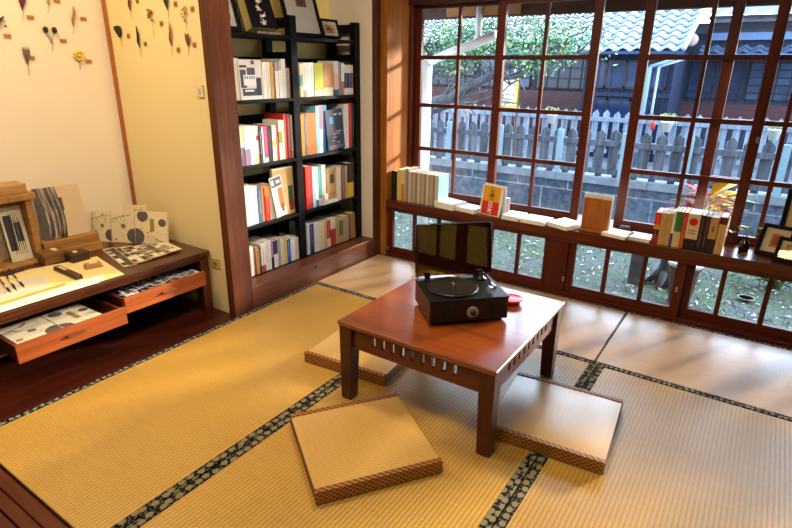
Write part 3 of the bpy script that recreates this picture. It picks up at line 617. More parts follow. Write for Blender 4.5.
cushion('pale straw cushion lying beside the table over a mat border', -.487, 1.873, math.radians(5), .435)
cushion('straw cushion half under the table by its back-left side', -1.430, 1.890, math.radians(5.5), .43)

# ------------------------------------------------------------------ low desk
dz = .352; dx0, dx1, dy0, dy1 = XL+.004, -2.464, -.35, 1.808
D = thing('low_desk', 'long low dark wooden desk with two open drawers along cream wall', 'desk', (-2.82, .8, 0)); do = Vector((-2.82, .8, 0))
def db(m, x0, y0, z0, x1, y1, z1, mi=0): return m.box(x0-do.x, y0-do.y, z0, x1-do.x, y1-do.y, z1, mi)
db(MB(), dx0, dy0, dz-.028, dx1, dy1, dz).build('desk_top', W_desk, D, .006)
db(MB(), dx0+.02, dy0+.01, dz-.048, dx1-.012, dy1-.01, dz-.028).build('apron', W_desk, D, .002)
for (a, b2) in ((dx1-.07, dx1-.012), (dx0+.01, dx0+.07)):
    for (c, e) in ((dy1-.062, dy1-.006), (dy0+.01, dy0+.07)):
        db(MB(), a, c, -.005, b2, e, dz-.048).build('leg', W_desk, D, .003)
db(MB(), dx0+.07, dy1-.05, .15, dx1-.07, dy1-.03, dz-.048).build('side_panel', W_desk, D)
db(MB(), dx0+.02, dy0+.05, .10, dx0+.035, dy1-.05, dz-.048).build('back_panel', W_desk, D)
db(MB(), dx0+.035, dy0+.05, .142, dx1-.06, dy1-.07, .152).build('drawer_shelf', W_desk, D)
def drawer(y0, y1, xf, zb, zt, dep=.38):
    o = None; m = MB(); db(m, xf-.018, y0, zb, xf, y1, zt); o = m.build('drawer', W_drawer, D, .002)
    m = MB(); th = .010; db(m, xf-dep, y0+.006, zb+.004, xf-.018, y0+.006+th, zt-.010); db(m, xf-dep, y1-.006-th, zb+.004, xf-.018, y1-.006, zt-.010); db(m, xf-dep, y0+.006, zb+.004, xf-dep+th, y1-.006, zt-.010); db(m, xf-dep, y0+.016, zb+.006, xf-.018, y1-.016, zb+.012)
    m.build('tray', wood('#4a200e', '#7d3d1a', 'x', .5, name='drawer_tray_wood'), o)
    m = MB(); yc = (y0+y1)/2; zc = (zb+zt)/2+.004; db(m, xf, yc-.04, zc-.004, xf+.016, yc+.04, zc+.005); m.build('handle', wood('#5a2c12', '#8c4c20', 'y', .4, name='handle_wood'), o, .002)
drawer(.765, 1.238, -2.368, .157, .240); drawer(1.268, 1.735, -2.425, .178, .258)

# notebooks with circles and plum branch
INK = ['#5e5456', '#7a6f70', '#b07a3a', '#1c1718', '#9a8030']
def art(parent, w, h, seed, x=0, band=False, flip=False, name='printed_pattern'):
    r = random.Random(seed); m = MB(); mats = [plain(c, .6, var=.3, scale=60) for c in INK]
    def disc(y, z, q, k):
        n_ = 20; V = []
        for i in range(n_):
            a = 2*PI*i/n_; yy = min(max(y+q*math.cos(a), .001), w-.001); zz = min(max(z+q*math.sin(a), .001), h-.001); V.append((x+.0003+.0001*k, yy, zz))
        m.add(V, [tuple(range(n_))], k)
    if not flip:
        disc(w*.52, h*.52, w*.10, 1); disc(w*.95, h*.22, w*.30, 0); disc(w*.12, h*.3, w*.08, 2) if seed % 2 else None
        pts = [(x+.001, w*.02, h*.72), (x+.001, w*.2, h*.78), (x+.001, w*.5, h*.84), (x+.001, w*.9, h*.88)]; m.tube(pts, [.0012, .0010, .0008, .0004], 3, 5)
        m.tube([(x+.001, w*.2, h*.78), (x+.001, w*.3, h*.65), (x+.001, w*.42, h*.6)], [.0009, .0006, .0003], 3, 5); m.tube([(x+.001, w*.5, h*.84), (x+.001, w*.62, h*.95)], [.0008, .0003], 3, 5)
        for q in range(7): disc(w*r.uniform(.08, .85), h*r.uniform(.62, .95), w*.022, 3)
        disc(w*.18, h*.1, w*.05, 2)
    else:
        disc(w*.25, h*.85, w*.17, 0); disc(w*.85, h*.66, w*.12, 0); disc(w*.02, h*.2, w*.26, 0); m.box(x+.0003, w*.47, h*.38, x+.0006, w*.6, h*.78, 4)
        m.tube([(x+.001, w*.95, h*.04), (x+.001, w*.7, h*.12), (x+.001, w*.5, h*.25)], [.0012, .0008, .0004], 3, 5)
        for q in range(6): disc(w*r.uniform(.2, .95), h*r.uniform(.1, .55), w*.018, 3)
    for q in range(6): disc(w*r.uniform(.05, .95), h*r.uniform(.05, .6), w*.014, 2 if q % 2 else 1)
    m.build(name, mats, parent)
def notebook(label, p0, p1, z, h, th, seed, tilt=-.16, flip=False, group='patterned notebooks standing on the desk'):
    p0, p1 = Vector(p0), Vector(p1); e = p1-p0; w = e.length; rz = math.atan2(e.y, e.x)-PI/2
    t = thing('notebook', label, 'notebook', (p0.x, p0.y, z), group=group); t.rotation_euler = Euler((0, tilt, rz), 'XYZ')
    MB().box(-.001, 0, 0, 0, w, h).box(-th, 0, 0, -th+.001, w, h).box(-th, w-.001, 0, 0, w, h).build('cover', plain('#dcc9a4', .7, var=.04), t)
    MB().box(-th+.001, .001, .001, -.001, w-.001, h-.001).build('pages', plain('#cdbd9c', .8), t)
    art(t, w, h, seed, 0, flip=flip); return t
zd = dz+.0006
H2 = .178
NB = [onz(*q, dz) for q in ((94, 241), (112.5, 242), (136, 243), (168, 244.5))]
NB = [(q.x, q.y) for q in NB]
notebook('circle-patterned notebook with plum branch beside the wooden ledge', NB[0], (NB[1][0]-.002, NB[1][1]-.001), zd, H2, .012, 1)
notebook('circle-patterned notebook between its two neighbours, large grey circle at foot', NB[1], (NB[2][0]-.002, NB[2][1]-.001), zd, H2+.004, .012, 2)
notebook('widest circle-patterned notebook with gold label strip, by yellow wall', NB[2], NB[3], zd, H2+.006, .014, 3, flip=True)
notebook('circle-patterned notebook tucked behind the others, only top showing', (-3.03, 1.655), (-2.90, 1.715), zd, H2+.026, .012, 4, tilt=-.1)

def lay(label, name, cat, a, b, c, z, th, hexc, group=None, seed=0, pages=False, pat=None):
    a, b, c = Vector(a[:2]), Vector(b[:2]), Vector(c[:2]); e = b-a; w = e.length; d = (c-a).length; rz = math.atan2(e.y, e.x); s = 1 if (e.x*(c-a).y-e.y*(c-a).x) > 0 else -1
    t = thing(name, label, cat, (a.x, a.y, z), rz, group); m = MB()
    m.box(0, min(0, s*d), 0, w, max(0, s*d), th); m.build('sheet', plain(hexc, .6, var=.05), t, min(.002, th*.3))
    return t, w, s*d
# postcards fanned out flat on the desk
r = random.Random(5)
for i in range(10):
    A_ = onz(104+i*6.0, 249.5-i*.4, dz); B_ = onz(126+i*5.2, 267-i*1.5, dz); d_ = B_-A_; L_ = d_.length
    t = thing('postcard', 'photo postcard fanned out on the desk, %s in the fan from the paper mat' % ORD[i], 'postcard', (A_.x, A_.y, zd+.0012*i+.001), math.atan2(d_.y, d_.x), 'postcards fanned out on the desk')
    MB().box(0, -.01, 0, L_, .055, .0008).build('card', plain(['#cdbfa4', '#6a5a4a', '#a8967c'][i % 3], .5), t)
    m = MB(); mats = [plain(c, .4, var=.3, scale=80) for c in ('#2c2622', '#6a5a4a', '#e0d6c2', '#4a5058')]
    for q in range(5): u = L_*(.05+.19*q); m.box(u, -.006, .0008, u+L_*r.uniform(.08, .17), .012+r.uniform(0, .03), .001, r.choice([0, 0, 1, 2, 3]))
    m.build('print', mats, t)
# things heaped in the two drawers
r = random.Random(8)
for i in range(14):
    t = thing('postcard', 'loose card heaped in the open drawer nearer the yellow wall, %s of the row' % ORD[i], 'postcard', (-2.56+r.uniform(-.02, .02), 1.30+i*.0285, .246+.0045*(i % 4)), 0, 'cards heaped in the far drawer')
    t.rotation_euler = Euler((r.uniform(-.12, .12), r.uniform(-.05, .05), r.uniform(-.5, .5)), 'XYZ')
    MB().box(-.03, -.02, 0, .10, .055, .001).build('card', plain(r.choice(['#cfc9d4', '#b8bccc', '#d8d2c8', '#c4b8b4']), .3), t)
    m = MB(); mats = [plain(c, .35, var=.3, scale=70) for c in ('#8c3a34', '#3a4660', '#d9dbe4', '#6a5a50', '#1e1e28')]
    for q in range(7): m.box(-.025+q*.017, -.015+r.uniform(0, .02), .001, -.012+q*.017, .02+r.uniform(0, .03), .0013, r.randrange(5))
    m.build('print', mats, t)
for i, (y0, y1, fl, lab) in enumerate(((.80, .985, False, 'patterned notebook lying in the open drawer, plum branch side up'), (.988, 1.165, True, 'patterned notebook lying in the open drawer, gold label up'))):
    t = thing('notebook', lab, 'notebook', (-2.392, y0, .172), group='notebooks lying in the near drawer'); t.rotation_euler = Euler((0, -PI/2, 0), 'XYZ')
    for k in range(1):
        MB().box(-.012, 0, 0, .0, y1-y0-.003, .26).build('cover', plain('#ddcfb4', .7, var=.04), t)
    art(t, y1-y0-.003, .26, 11+i, 0, flip=fl)
    t.location.z = .214

# paper mat, tray paper, stick, folders
t = thing('paper_sheet', 'yellow backing paper spread over the desk under brushes and boxes', 'paper', (0, 0, 0))
m = MB(); P = [onz(128, 271, dz), onz(88, 252, dz), onz(0, 286, dz), Vector((-3.0, .45, 0)), Vector((-2.52, .45, 0)), onz(0, 309, dz)]
P = [(q.x, q.y) for q in P]
def flatpoly(P, z, th):
    n = len(P); return MB().add([(x, y, z) for x, y in P]+[(x, y, z+th) for x, y in P], [tuple(range(n)), tuple(range(2*n-1, n-1, -1))]+[((i+1) % n, i, n+i, n+(i+1) % n) for i in range(n)])
flatpoly([(-2.492, .40), (-2.492, 1.325), (-2.86, 1.39), (-2.93, 1.10), (-2.93, .40)], zd, .0008).build('sheet', plain('#dcc78a', .8, var=.05), t)
t = thing('drawing_folder', 'thin white and black folder lying along the desk front edge', 'folder', (0, 0, 0))
flatpoly([(-2.478, .35), (-2.478, 1.19), (-2.56, 1.26), (-2.575, .35)], zd+.001, .003).build('sheet', plain('#e9e4d8', .6, var=.03), t)
flatpoly([(-2.4745, .35), (-2.4745, 1.12), (-2.4785, 1.19), (-2.4785, .35)], zd+.001, .002).build('edge', plain('#1a1514', .5), t)
t = thing('practice_paper', 'pale writing paper sheet lying under the brushes on the desk', 'paper', (0, 0, 0))
flatpoly([(-2.62, .45), (-2.605, 1.03), (-2.81, 1.10), (-2.85, .45)], zd+.0012, .0008).build('sheet', plain('#cfc6b2', .6, var=.04), t)
a, b2 = onz(68, 286, dz), onz(0, 306, dz); a = Vector((a.x-.02, a.y, 0)); 
t = thing('wooden_ruler', 'long flat light wooden stick lying in front of the brushes', 'ruler', (a.x, a.y, zd+.0045), math.atan2((b2-a).y, (b2-a).x))
MB().box(0, -.011, 0, .62, .011, .004).build('stick', plain('#c99a3e', .5), t, .003)
# brushes
for i, (pa, pb, lab) in enumerate((((3, 272), (17, 292), 'brush with black bristles nearest the wooden box on the desk'), ((11, 273), (25, 289), 'brush with black bristles beside the dark ink stick'), ((0, 281), (11, 294), 'brush with black bristles nearest the light stick'))):
    A, B = onz(*pa, dz), onz(*pb, dz); A = A+(A-B)*.15; d_ = (B-A); L_ = d_.length; rz = math.atan2(d_.y, d_.x)
    t = thing('ink_brush', lab, 'brush', (A.x, A.y, zd+.0085), rz, 'brushes laid out on the paper')
    MB().tube([(0, 0, 0), (L_*.7, 0, 0)], .0032, n=8).build('handle', plain(['#1c1512', '#2a1c14', '#171210'][i], .3), t)
    MB().tube([(L_*.55, 0, 0), (L_*.74, 0, 0)], .004, n=8).build('ferrule', plain('#d9cfb4', .4), t)
    MB().tube([(L_*.74, 0, 0), (L_*.86, 0, 0), (L_, 0, -.001)], [.0042, .0048, .0008], n=8).build('bristles', plain('#0e0b0b', .7), t)
A, B = onz(6, 276, dz), onz(19, 272, dz)
t = thing('ink_stick', 'short dark ink stick beside the brushes on the desk', 'ink stick', (A.x, A.y, zd+.002), math.atan2((B-A).y, (B-A).x))
MB().box(0, -.011, 0, .085, .011, .012).build('stick', plain('#2a2320', .4), t, .004)
A, B = onz(56, 270, dz), onz(79, 280, dz)
t = thing('pen_case', 'long narrow dark lidded case lying on yellow paper', 'case', (A.x, A.y, zd+.001), math.atan2((B-A).y, (B-A).x)); L_ = (B-A).length
MB().box(0, -.012, 0, L_, .022, .014).build('case_body', wood('#2a1810', '#4a2c1c', 'x', .4, name='case_wood'), t, .003); MB().box(0.002, -.010, .0145, L_-.002, .020, .021).build('lid', wood('#3a2418', '#5e3c28', 'x', .4, name='case_lid'), t, .003); MB().box(L_*.1, -.003, .0212, L_*.45, .012, .0217).build('label', plain('#c9b68a', .6), t)
def boxy(name, label, corner, ang, w, d, h, wm, lid=True, lab=None):
    t = thing(name, label, 'box', (corner[0], corner[1], zd+.001), ang)
    MB().box(0, 0, 0, w, d, h*.62).build('box_body', wm, t, .002)
    if lid: MB().box(-.003, -.003, h*.63, w+.003, d+.003, h).build('lid', wm, t, .003)
    if lab: MB().box(lab[0], lab[1], h+.0002, lab[2], lab[3], h+.0008).build('label', plain('#d8c795', .6), t)
    return t
dkw = wood('#2a170e', '#4b2c1c', 'x', .4, name='dark_box_wood'); brw = wood('#5a361a', '#8a5a2c', 'x', .5, name='brown_box_wood')
p, q = onz(46, 266.5, dz), onz(68, 260.5, dz); boxy('wooden_box', 'brown wooden box with pale label beside the big display box', (p.x, p.y), PI/2, q.y-p.y, .085, .062, brw, lab=((q.y-p.y)*.55, .02, (q.y-p.y)*.75, .07))
p, q = onz(71, 264.5, dz), onz(91, 259.5, dz); boxy('ink_box', 'darkest small square lidded box behind the tan packet', (p.x, p.y+.01), PI/2, q.y-p.y-.01, .075, .045, dkw, lab=(.03, .03, .05, .06))
p = onz(86, 270.5, dz); t = thing('tan_packet', 'small tan paper packet with white label on yellow paper', 'packet', (p.x, p.y, zd+.001), math.radians(75)); MB().taper((.04, .026, 0), (.042, .026), (.04, .026, .024), (.034, .02)).build('packet_body', plain('#a8763c', .6, var=.2), t, .004); MB().box(.025, .014, .0242, .06, .038, .0247).build('label', plain('#d9ceb0', .6), t)

# wooden ledge with ink painting, display box with prints
t = thing('display_ledge', 'stepped pale brown wooden ledge supporting the ink painting on the desk', 'stand', (-3.02, 1.41, zd), math.radians(84))
MB().box(-.20, -.055, 0, .075, .05, .045).build('step', W_box, t, .002); MB().box(-.20, -.030, .0455, .075, .05, .088).build('step', W_box, t, .002)
PT = thing('ink_painting', 'pale ink painting of grey bark-like strokes leaning on the wooden ledge', 'painting', (-3.05, 1.236, zd+.0905)); PT.rotation_euler = Euler((0, -.20, math.radians(-8)), 'XYZ')
w, h = .222, .272
MB().box(-.015, 0, 0, 0, w, h).build('panel', plain('#c2aa8c', .7, var=.05), PT, .001)
m = MB(); r = random.Random(2); mats = [plain('#4b4648', .7, var=.3, scale=40), plain('#8d8078', .7), plain('#8a7c70', .7)]
m.box(0, .0, .0, .0004, w*.16, h, 0)
for k in range(11):
    y = w*(.12+.035*k); pts = []
    for q in range(7): pts.append((.0004, min(w*.72, y+w*.05*math.sin(q*.7)+q*w*.006), h*(q/6.05)+.001))
    m.tube(pts, [r.uniform(.001, .0055) for _ in pts], 0 if k % 3 else 1, 5)
m.box(0, w*.5, h*.52, .001, w*.57, h*.78, 0)
m.build('ink_strokes', mats, PT)
BX = thing('display_box', 'tall pale wooden box frame holding small prints, beside the ink painting', 'display box', (-3.09, 1.02, zd), 0)
m = MB().box(-.06, -.30, 0, .10, .19, .012); m.build('base_board', W_box, BX, .002)
MB().box(-.05, .155, .0125, .06, .185, .325).build('side_post', W_box, BX, .002); MB().box(-.05, -.02, .0125, .06, .0, .325).build('side_post', W_box, BX, .002)
MB().box(-.06, -.06, .326, .08, .20, .358).build('top_rail', W_box, BX, .003)
MB().box(-.055, -.04, .359, .06, .175, .405).build('top_box', wood('#8a5f34', '#c0935a', 'y', .5, name='pale_box'), BX, .002)
def prnt(label, y, x, w, h, tilt=-.12):
    t = thing('art_print', label, 'print', (x, y, zd+.0135)); t.rotation_euler = Euler((0, tilt, 0), 'XYZ')
    MB().box(-.004, 0, 0, 0, w, h).build('card', plain('#cfc2aa', .6), t, .0005)
    m = MB(); mm = [plain('#2c2c38', .6, var=.3), plain('#6a6258', .6)]; m.box(0, w*.1, h*.2, .0005, w*.45, h*.85, 0).box(0, w*.5, h*.35, .0007, w*.8, h*.7, 0)
    for q in range(6): m.tube([(.0005, w*(.3+.1*q), h*.12), (.0005, w*(.35+.09*q), h*.5), (.0005, w*(.4+.08*q), h*.9)], [.001, .003, .001], q % 2, 5)
    m.build('ink_print', mm, t)
prnt('narrow ink print standing inside the wooden box frame', 1.07, -3.06, .10, .28); prnt('ink print with dark blue patch left of the wooden box post', .865, -3.045, .13, .22)

# ------------------------------------------------------------------ dried plants and tags on the walls
def onwall(px, py, wall): return onx(px, py, XL+.004) if wall == 'L' else ony(px, py, YA-.004)
def wallM(wall, p): return (Matrix.Translation(p) @ (Matrix.Rotation(PI/2, 4, 'Z') if wall == 'L' else Matrix.Identity(4)))
# local: x right along the wall, y into the wall?, z up ; specimen centred at origin
def specimen(name, label, wall, top, bot, kind, cols):
    a, b = onwall(*top, wall), onwall(*bot, wall); t = thing(name, label, 'dried plant', a, group='dried plants pinned to the walls')
    right = Vector((0, 1, 0)) if wall == 'L' else Vector((1, 0, 0)); off = Vector((1, 0, 0)) if wall == 'L' else Vector((0, -1, 0))
    d = b-a; L_ = d.length; dn = d.normalized(); r = random.Random(len(label)); st = plain(cols[1], .7); hd = plain(cols[0], .7, var=.3)
    def P(u, v, o=.003): return tuple(dn*(v*L_)+right*u+off*o)
    m = MB(); m.tube([P(0, .3), P(.003, .6), P(-.002, 1)], [.0012, .001, .0008], 0, 5)
    if kind == 'branch':
        for q in range(5): m.tube([P(0, .35+.1*q), P(.02*(-1)**q, .2+.1*q)], .0008, 0, 5)
    m.build('stem', st, t); m = MB()
    if kind == 'fan': 
        V = [P(0, .55), P(-.035, .05), P(-.02, -.04), P(.012, -.06), P(.028, .02), P(.022, .35)]; m.add(V, [tuple(range(6))]); m.add([tuple(Vector(v)+off*.006) for v in V], [tuple(range(6))]); 
        for i in range(6): m.add([V[i], V[(i+1) % 6], tuple(Vector(V[(i+1) % 6])+off*.006), tuple(Vector(V[i])+off*.006)], [(0, 1, 2, 3)])
    elif kind == 'pods':
        for s in (-1, 1): m.blob(P(.021*s, 0, .012), (.012, .012, .017)); m.tube([P(.018*s, .15, .008), P(0, .6)], .0012, 0, 5)
    elif kind == 'spike': m.tube([P(0, 0, .006), P(.003, .25, .006), P(-.003, .5, .006), P(0, .7, .004)], [.002, .006, .007, .002], 0, 7)
    elif kind == 'tuft':
        for q in range(9): u = (q-4)*.0032; m.tube([P(0, .6), P(u, .3, .006), P(u*1.3, .04*(q % 3), .008)], [.0018, .0028, .0008], 0, 5)
    elif kind == 'flower':
        m.blob(P(0, .25, .01), (.012, .012, .012)); 
        for q in range(9): a_ = q*2*PI/9; c_ = dn*(.25*L_+.02*math.cos(a_))+right*(.02*math.sin(a_))+off*.008; m.blob(tuple(c_), (.01, .01, .008))
    elif kind == 'cluster':
        for q in range(14): m.blob(P(r.uniform(-.014, .014), r.uniform(0, .45), .008), .007, n=6)
    elif kind == 'branch':
        for q in range(10): m.blob(P(r.uniform(-.03, .03), r.uniform(-.1, .6), .006), (.006, .005, .005), n=6)
    m.build('head', hd, t)
specimen('dried_flower', 'burgundy bell-shaped dried flower high on cream wall', 'L', (21, -8), (23, 22), 'tuft', ('#6a2030', '#a08040'))
specimen('dried_twig', 'dark twig with small leaves at the picture edge', 'L', (2, 16), (-3, 34), 'branch', ('#2f2a18', '#5a4a28'))
specimen('dried_seed_pods', 'pair of black round seed pods on crossed stems', 'L', (49, 30), (53, 52), 'pods', ('#1e1418', '#5a4028'))
specimen('dried_grass', 'brown dried lavender-like sprig low on cream wall', 'L', (25, 46), (29, 76), 'tuft', ('#6b5a44', '#8c7a50'))
specimen('dried_flower', 'yellow dried daisy-like flower near the corner post', 'L', (78, 51), (80, 70), 'flower', ('#e0c04a', '#5a4a2a'))
specimen('dried_grass', 'slim brown dried spike near the corner post', 'L', (73, 6), (73, 34), 'spike', ('#a8702c', '#b89048'))
specimen('dried_grass', 'thin pale dried stem cut by the picture top', 'L', (48, -14), (48, 13), 'spike', ('#b89a50', '#b89a50'))
specimen('dried_leaf', 'black fan-shaped dried leaf on yellow wall', 'Y', (118, 27), (123, 47), 'fan', ('#15141c', '#7a6a30'))
specimen('dried_pod', 'narrow black curved dried pod on yellow wall', 'Y', (137, 26), (142, 57), 'spike', ('#17131a', '#a89040'))
specimen('dried_flower', 'orange brown dried flower cluster on yellow wall', 'Y', (150, 9), (155, 38), 'cluster', ('#9a5a1e', '#a8843a'))
specimen('dried_flower', 'dark red dried spike high by the corner post on yellow wall', 'Y', (129, -10), (132, 20), 'spike', ('#7a2a14', '#a8843a'))
specimen('dried_flower', 'long dark topped dried flower stem cut by picture top', 'Y', (165, -8), (170, 22), 'tuft', ('#3a1c28', '#7a5a34'))
specimen('dried_grass', 'very long thin rusty dried stem on yellow wall', 'Y', (170, 22), (173, 56), 'spike', ('#9a5428', '#9a6a34'))
specimen('dried_twig', 'pale forked dried twig near the pillar', 'Y', (184, 8), (187, 30), 'branch', ('#a88a3c', '#a88a3c'))
specimen('dried_flower', 'spiky brown and black dried flower nearest the pillar', 'Y', (188, 33), (189, 56), 'tuft', ('#7a4a1c', '#8a6a30'))
def tg(px, py, wall, label):
    p = onwall(px, py, wall); w, h = (.034, .021) if wall == 'L' else (.026, .024)
    t = thing('paper_tag', label, 'tag', p, PI/2 if wall == 'L' else 0, 'small brown paper tags beside the dried plants')
    MB().box(-w/2, .0005, -h/2, w/2, .003, h/2).build('paper', plain('#b9823e', .7), t)
    m = MB(); r = random.Random(px)
    for q in range(4): m.box(-w*.36+q*w*.2, -.0002, -h*.25, -w*.25+q*w*.2, .0005, h*.25*r.uniform(.4, 1))
    m.build('ink_marks', plain('#7a4318', .7), t)
for px, py, w_, l in ((30.5, 17.5, 'L', 'brown paper tag under the burgundy bell flower'), (57, 1, 'L', 'brown paper tag cut by picture top, cream wall'), (7.5, 36, 'L', 'brown paper tag under the dark twig at picture edge'), (83.5, 19, 'L', 'brown paper tag beside the slim brown spike'),
    (63.5, 41, 'L', 'brown paper tag beside the black seed pods'), (31.5, 58, 'L', 'brown paper tag beside the lavender-like sprig'), (89, 61.5, 'L', 'brown paper tag beside the yellow daisy-like flower'),
    (128, 36, 'Y', 'ochre paper tag beside the black fan-shaped leaf'), (145, 44, 'Y', 'ochre paper tag beside the narrow black pod'), (161, 23.5, 'Y', 'ochre paper tag beside the orange brown cluster'), (137, 1, 'Y', 'ochre paper tag near picture top by the dark red spike'),
    (175, 4, 'Y', 'ochre paper tag near picture top by the dark topped stem'), (192, 9, 'Y', 'ochre paper tag beside the forked twig'), (178, 50, 'Y', 'ochre paper tag at the foot of the long rusty stem'), (194, 45, 'Y', 'ochre paper tag nearest the pillar, beside the spiky flower')): tg(px, py, w_, l)
p = ony(202, 91, YA)
t = thing('light_switch', 'small cream wall switch on yellow wall beside the pillar', 'switch', (p.x-.008, YA, p.z)); MB().box(-.026, -.009, -.03, .026, 0, .03).build('plate', plain('#ded3ae', .4), t, .002); MB().box(-.007, -.013, -.012, .007, -.009, .012).build('rocker', plain('#c9bd96', .4), t, .001)
p = ony(216, 263, YA)
t = thing('wall_outlet', 'beige wall outlet plate low between the desk and pillar', 'outlet', (p.x, YA, p.z)); MB().box(-.035, -.007, -.028, .035, 0, .028).build('plate', plain('#c9a862', .5), t, .002); MB().box(-.012, -.0085, -.012, -.004, -.007, .006).box(.004, -.0085, -.012, .012, -.007, .006).build('sockets', plain('#5a4a2a', .5), t)

# ------------------------------------------------------------------ on the sill
zs = .4155
def sillbook(label, px0, px1, pyb, ytop, cols, Y=3.225, dp=.14, mk=None, group=None, face=None):
    a, b = ony(px0, pyb, Y), ony(px1, pyb, Y); h = ony((px0+px1)/2, ytop, Y).z-zs
    t = book(label, (a.x+.0003, Y, zs), -PI/2, b.x-a.x-.0006, dp, h, [(1, cols)] if isinstance(cols, str) else cols, group=group, marks=mk)
    return t, b.x-a.x-.0006, h
g = 'thin magazines in a row on the sill corner'
sillbook('black bookend-like tall book at the sill corner, first of the row', 391.5, 397, 185, 171, '#101014', Y=3.235, dp=.17, group=g)
sillbook('pale yellow magazine beside the black book on the sill', 397, 401, 186, 169.5, '#d9b86c', group=g); sillbook('orange spined thin magazine on the sill corner', 401, 404, 186, 170, [(5, '#c08034'), (4, '#d9bf8c')], group=g)
N = 15; xs = [404+i*(437-404)/N for i in range(N+1)]
for i in range(N):
    sillbook('grey-beige thin magazine on the sill, %s after the orange spine' % ORD[i], xs[i], xs[i+1], 189, 171+i*.33 if i > 1 else 169, ['#b3a08e', '#8c7c6e', '#cabba6', '#a08f80'][i % 4], group=g, mk=None)
sillbook('magazine with pale cyan cover ending the sill corner row', 437, 438.6, 190, 176, '#8fd0e6', group=g)
g = 'low stacks of pale books lying on the sill'
def sillflat(label, A, B, depth, n, th, cols, dy=0):
    a, b = onz(*A, zs), onz(*B, zs); e = (b-a).normalized(); nrm = Vector((-e.y, e.x, 0)); c = a+nrm*depth
    return flat_stack(label, (a.x, a.y), (b.x, b.y), (c.x, c.y), zs, th, n, cols, group=g)
sillflat('white book in the stack next to the magazines', (434, 206.5), (452, 211), .15, 3, .0135, ['#e4e0dc', '#d8dade', '#e8e6e4'])
sillflat('white book in the stack before the red and yellow book', (455, 210), (473.5, 214.5), .13, 2, .0135, ['#e0d8c8', '#e6e8ec'])
sillflat('white book in the stack just past the red and yellow book', (501, 219), (518, 222), .15, 2, .014, ['#ddd0bc', '#e8e8ea'])
sillflat('cream book in the middle pale stack of the sill', (519.5, 222), (544, 226.5), .15, 2, .012, ['#d9cdb8', '#ece8e4'])
sillflat('open-edged cream book in the stack beside the wooden card stand', (546, 225), (566, 231), .17, 2, .012, ['#d8c8ae', '#e8e4e0'])
sillflat('white book lying beside the wooden card stand, toward red-circle book', (600.5, 235), (624.5, 240.5), .13, 2, .010, ['#d9c9b0', '#efe9e0'])
sillflat('white book lying against the upright red and yellow spines', (626, 239), (649, 243.6), .12, 2, .010, ['#b08c7c', '#efe6da'])
# red and yellow book with card behind
A, B = onz(479, 213.2, zs), onz(498.5, 218, zs); e = B-A; w = e.length
t = thing('red_yellow_book', 'upright book with yellow top and red bottom, bold characters', 'book', (A.x, A.y, zs+.001)); t.rotation_euler = Euler((0, -.14, math.atan2(e.y, e.x)-PI/2), 'XYZ'); h = .195
MB().box(-.012, 0, 0, 0, w, h).build('cover', plain('#e6dcc8', .4, var=.03), t, .001)
MB().box(0, w*.08, h*.47, .0005, w*.92, h*.98).build('yellow_panel', plain('#e0a21c', .4, var=.06), t); MB().box(0, w*.08, h*.03, .0005, w*.92, h*.47).build('red_panel', plain('#cf2418', .4, var=.05), t)
Mt = Matrix(((0, 0, 1, .0009), (1, 0, 0, 0), (0, 1, 0, 0), (0, 0, 0, 1)))
text_mesh('title_text', '衣\n家', .044, plain('#1a1208', .5), t, Matrix.Translation((0, w*.52, h*.715)) @ Mt)
text_mesh('title_text', '日\n本', .042, plain('#ece4dc', .5), t, Matrix.Translation((0, w*.5, h*.25)) @ Mt)
t2 = thing('display_card', 'folded white card standing behind the red and yellow book', 'card', (A.x+.005, A.y+.03, zs)); t2.rotation_euler = Euler((0, 0, math.atan2(e.y, e.x)-PI/2), 'XYZ')
t2.location = (A.x+.012, A.y+.046, zs)
MB().box(-.003, 0, 0, 0, w+.012, .20).build('card', plain('#e8e8ea', .5, var=.03), t2, .0005)
MB().box(-.050, .002, 0, -.048, w+.01, .12).box(-.048, .002, .118, -.003, w+.01, .12).build('strut', plain('#d8d8dc', .5), t2)
# wooden card stand
A, B = onz(579.5, 229.5, zs), onz(606, 234.5, zs); e = B-A; w = e.length
t = thing('wooden_card_stand', 'tall narrow wooden block stand with white card behind, on the sill', 'stand', (A.x, A.y, zs), math.atan2(e.y, e.x))
wb = wood('#8a4516', '#c77834', 'z', .45, name='stand_wood')
MB().box(-.006, -.012, 0, w+.004, .05, .012).build('base', wb, t, .002)
MB().box(.002, .008, .0122, w-.004, .022, .198).build('block', wb, t, .002)
MB().box(-.004, .0225, .0122, w+.006, .030, .222).build('white_card', plain('#e9e2d6', .5, var=.03), t, .001)
m = MB()
for k in range(9): m.blob((.012+k*.008, .0082, .190+.003*math.sin(k*2)), (.004, .002, .003), n=6)
m.build('carved_edge', plain('#6a2f10', .5), t)
p = onz(627, 225.5, zs); t = thing('tape_roll', 'small clear plastic case lying under the window sash on the sill', 'case', (p.x-.028, 3.42, zs)); MB().box(0, 0, 0, .065, .028, .014).build('case', plain('#5a5f6a', .2), t, .003); MB().box(.008, .004, .0145, .055, .024, .016).build('label', plain('#b8c0cc', .3), t)
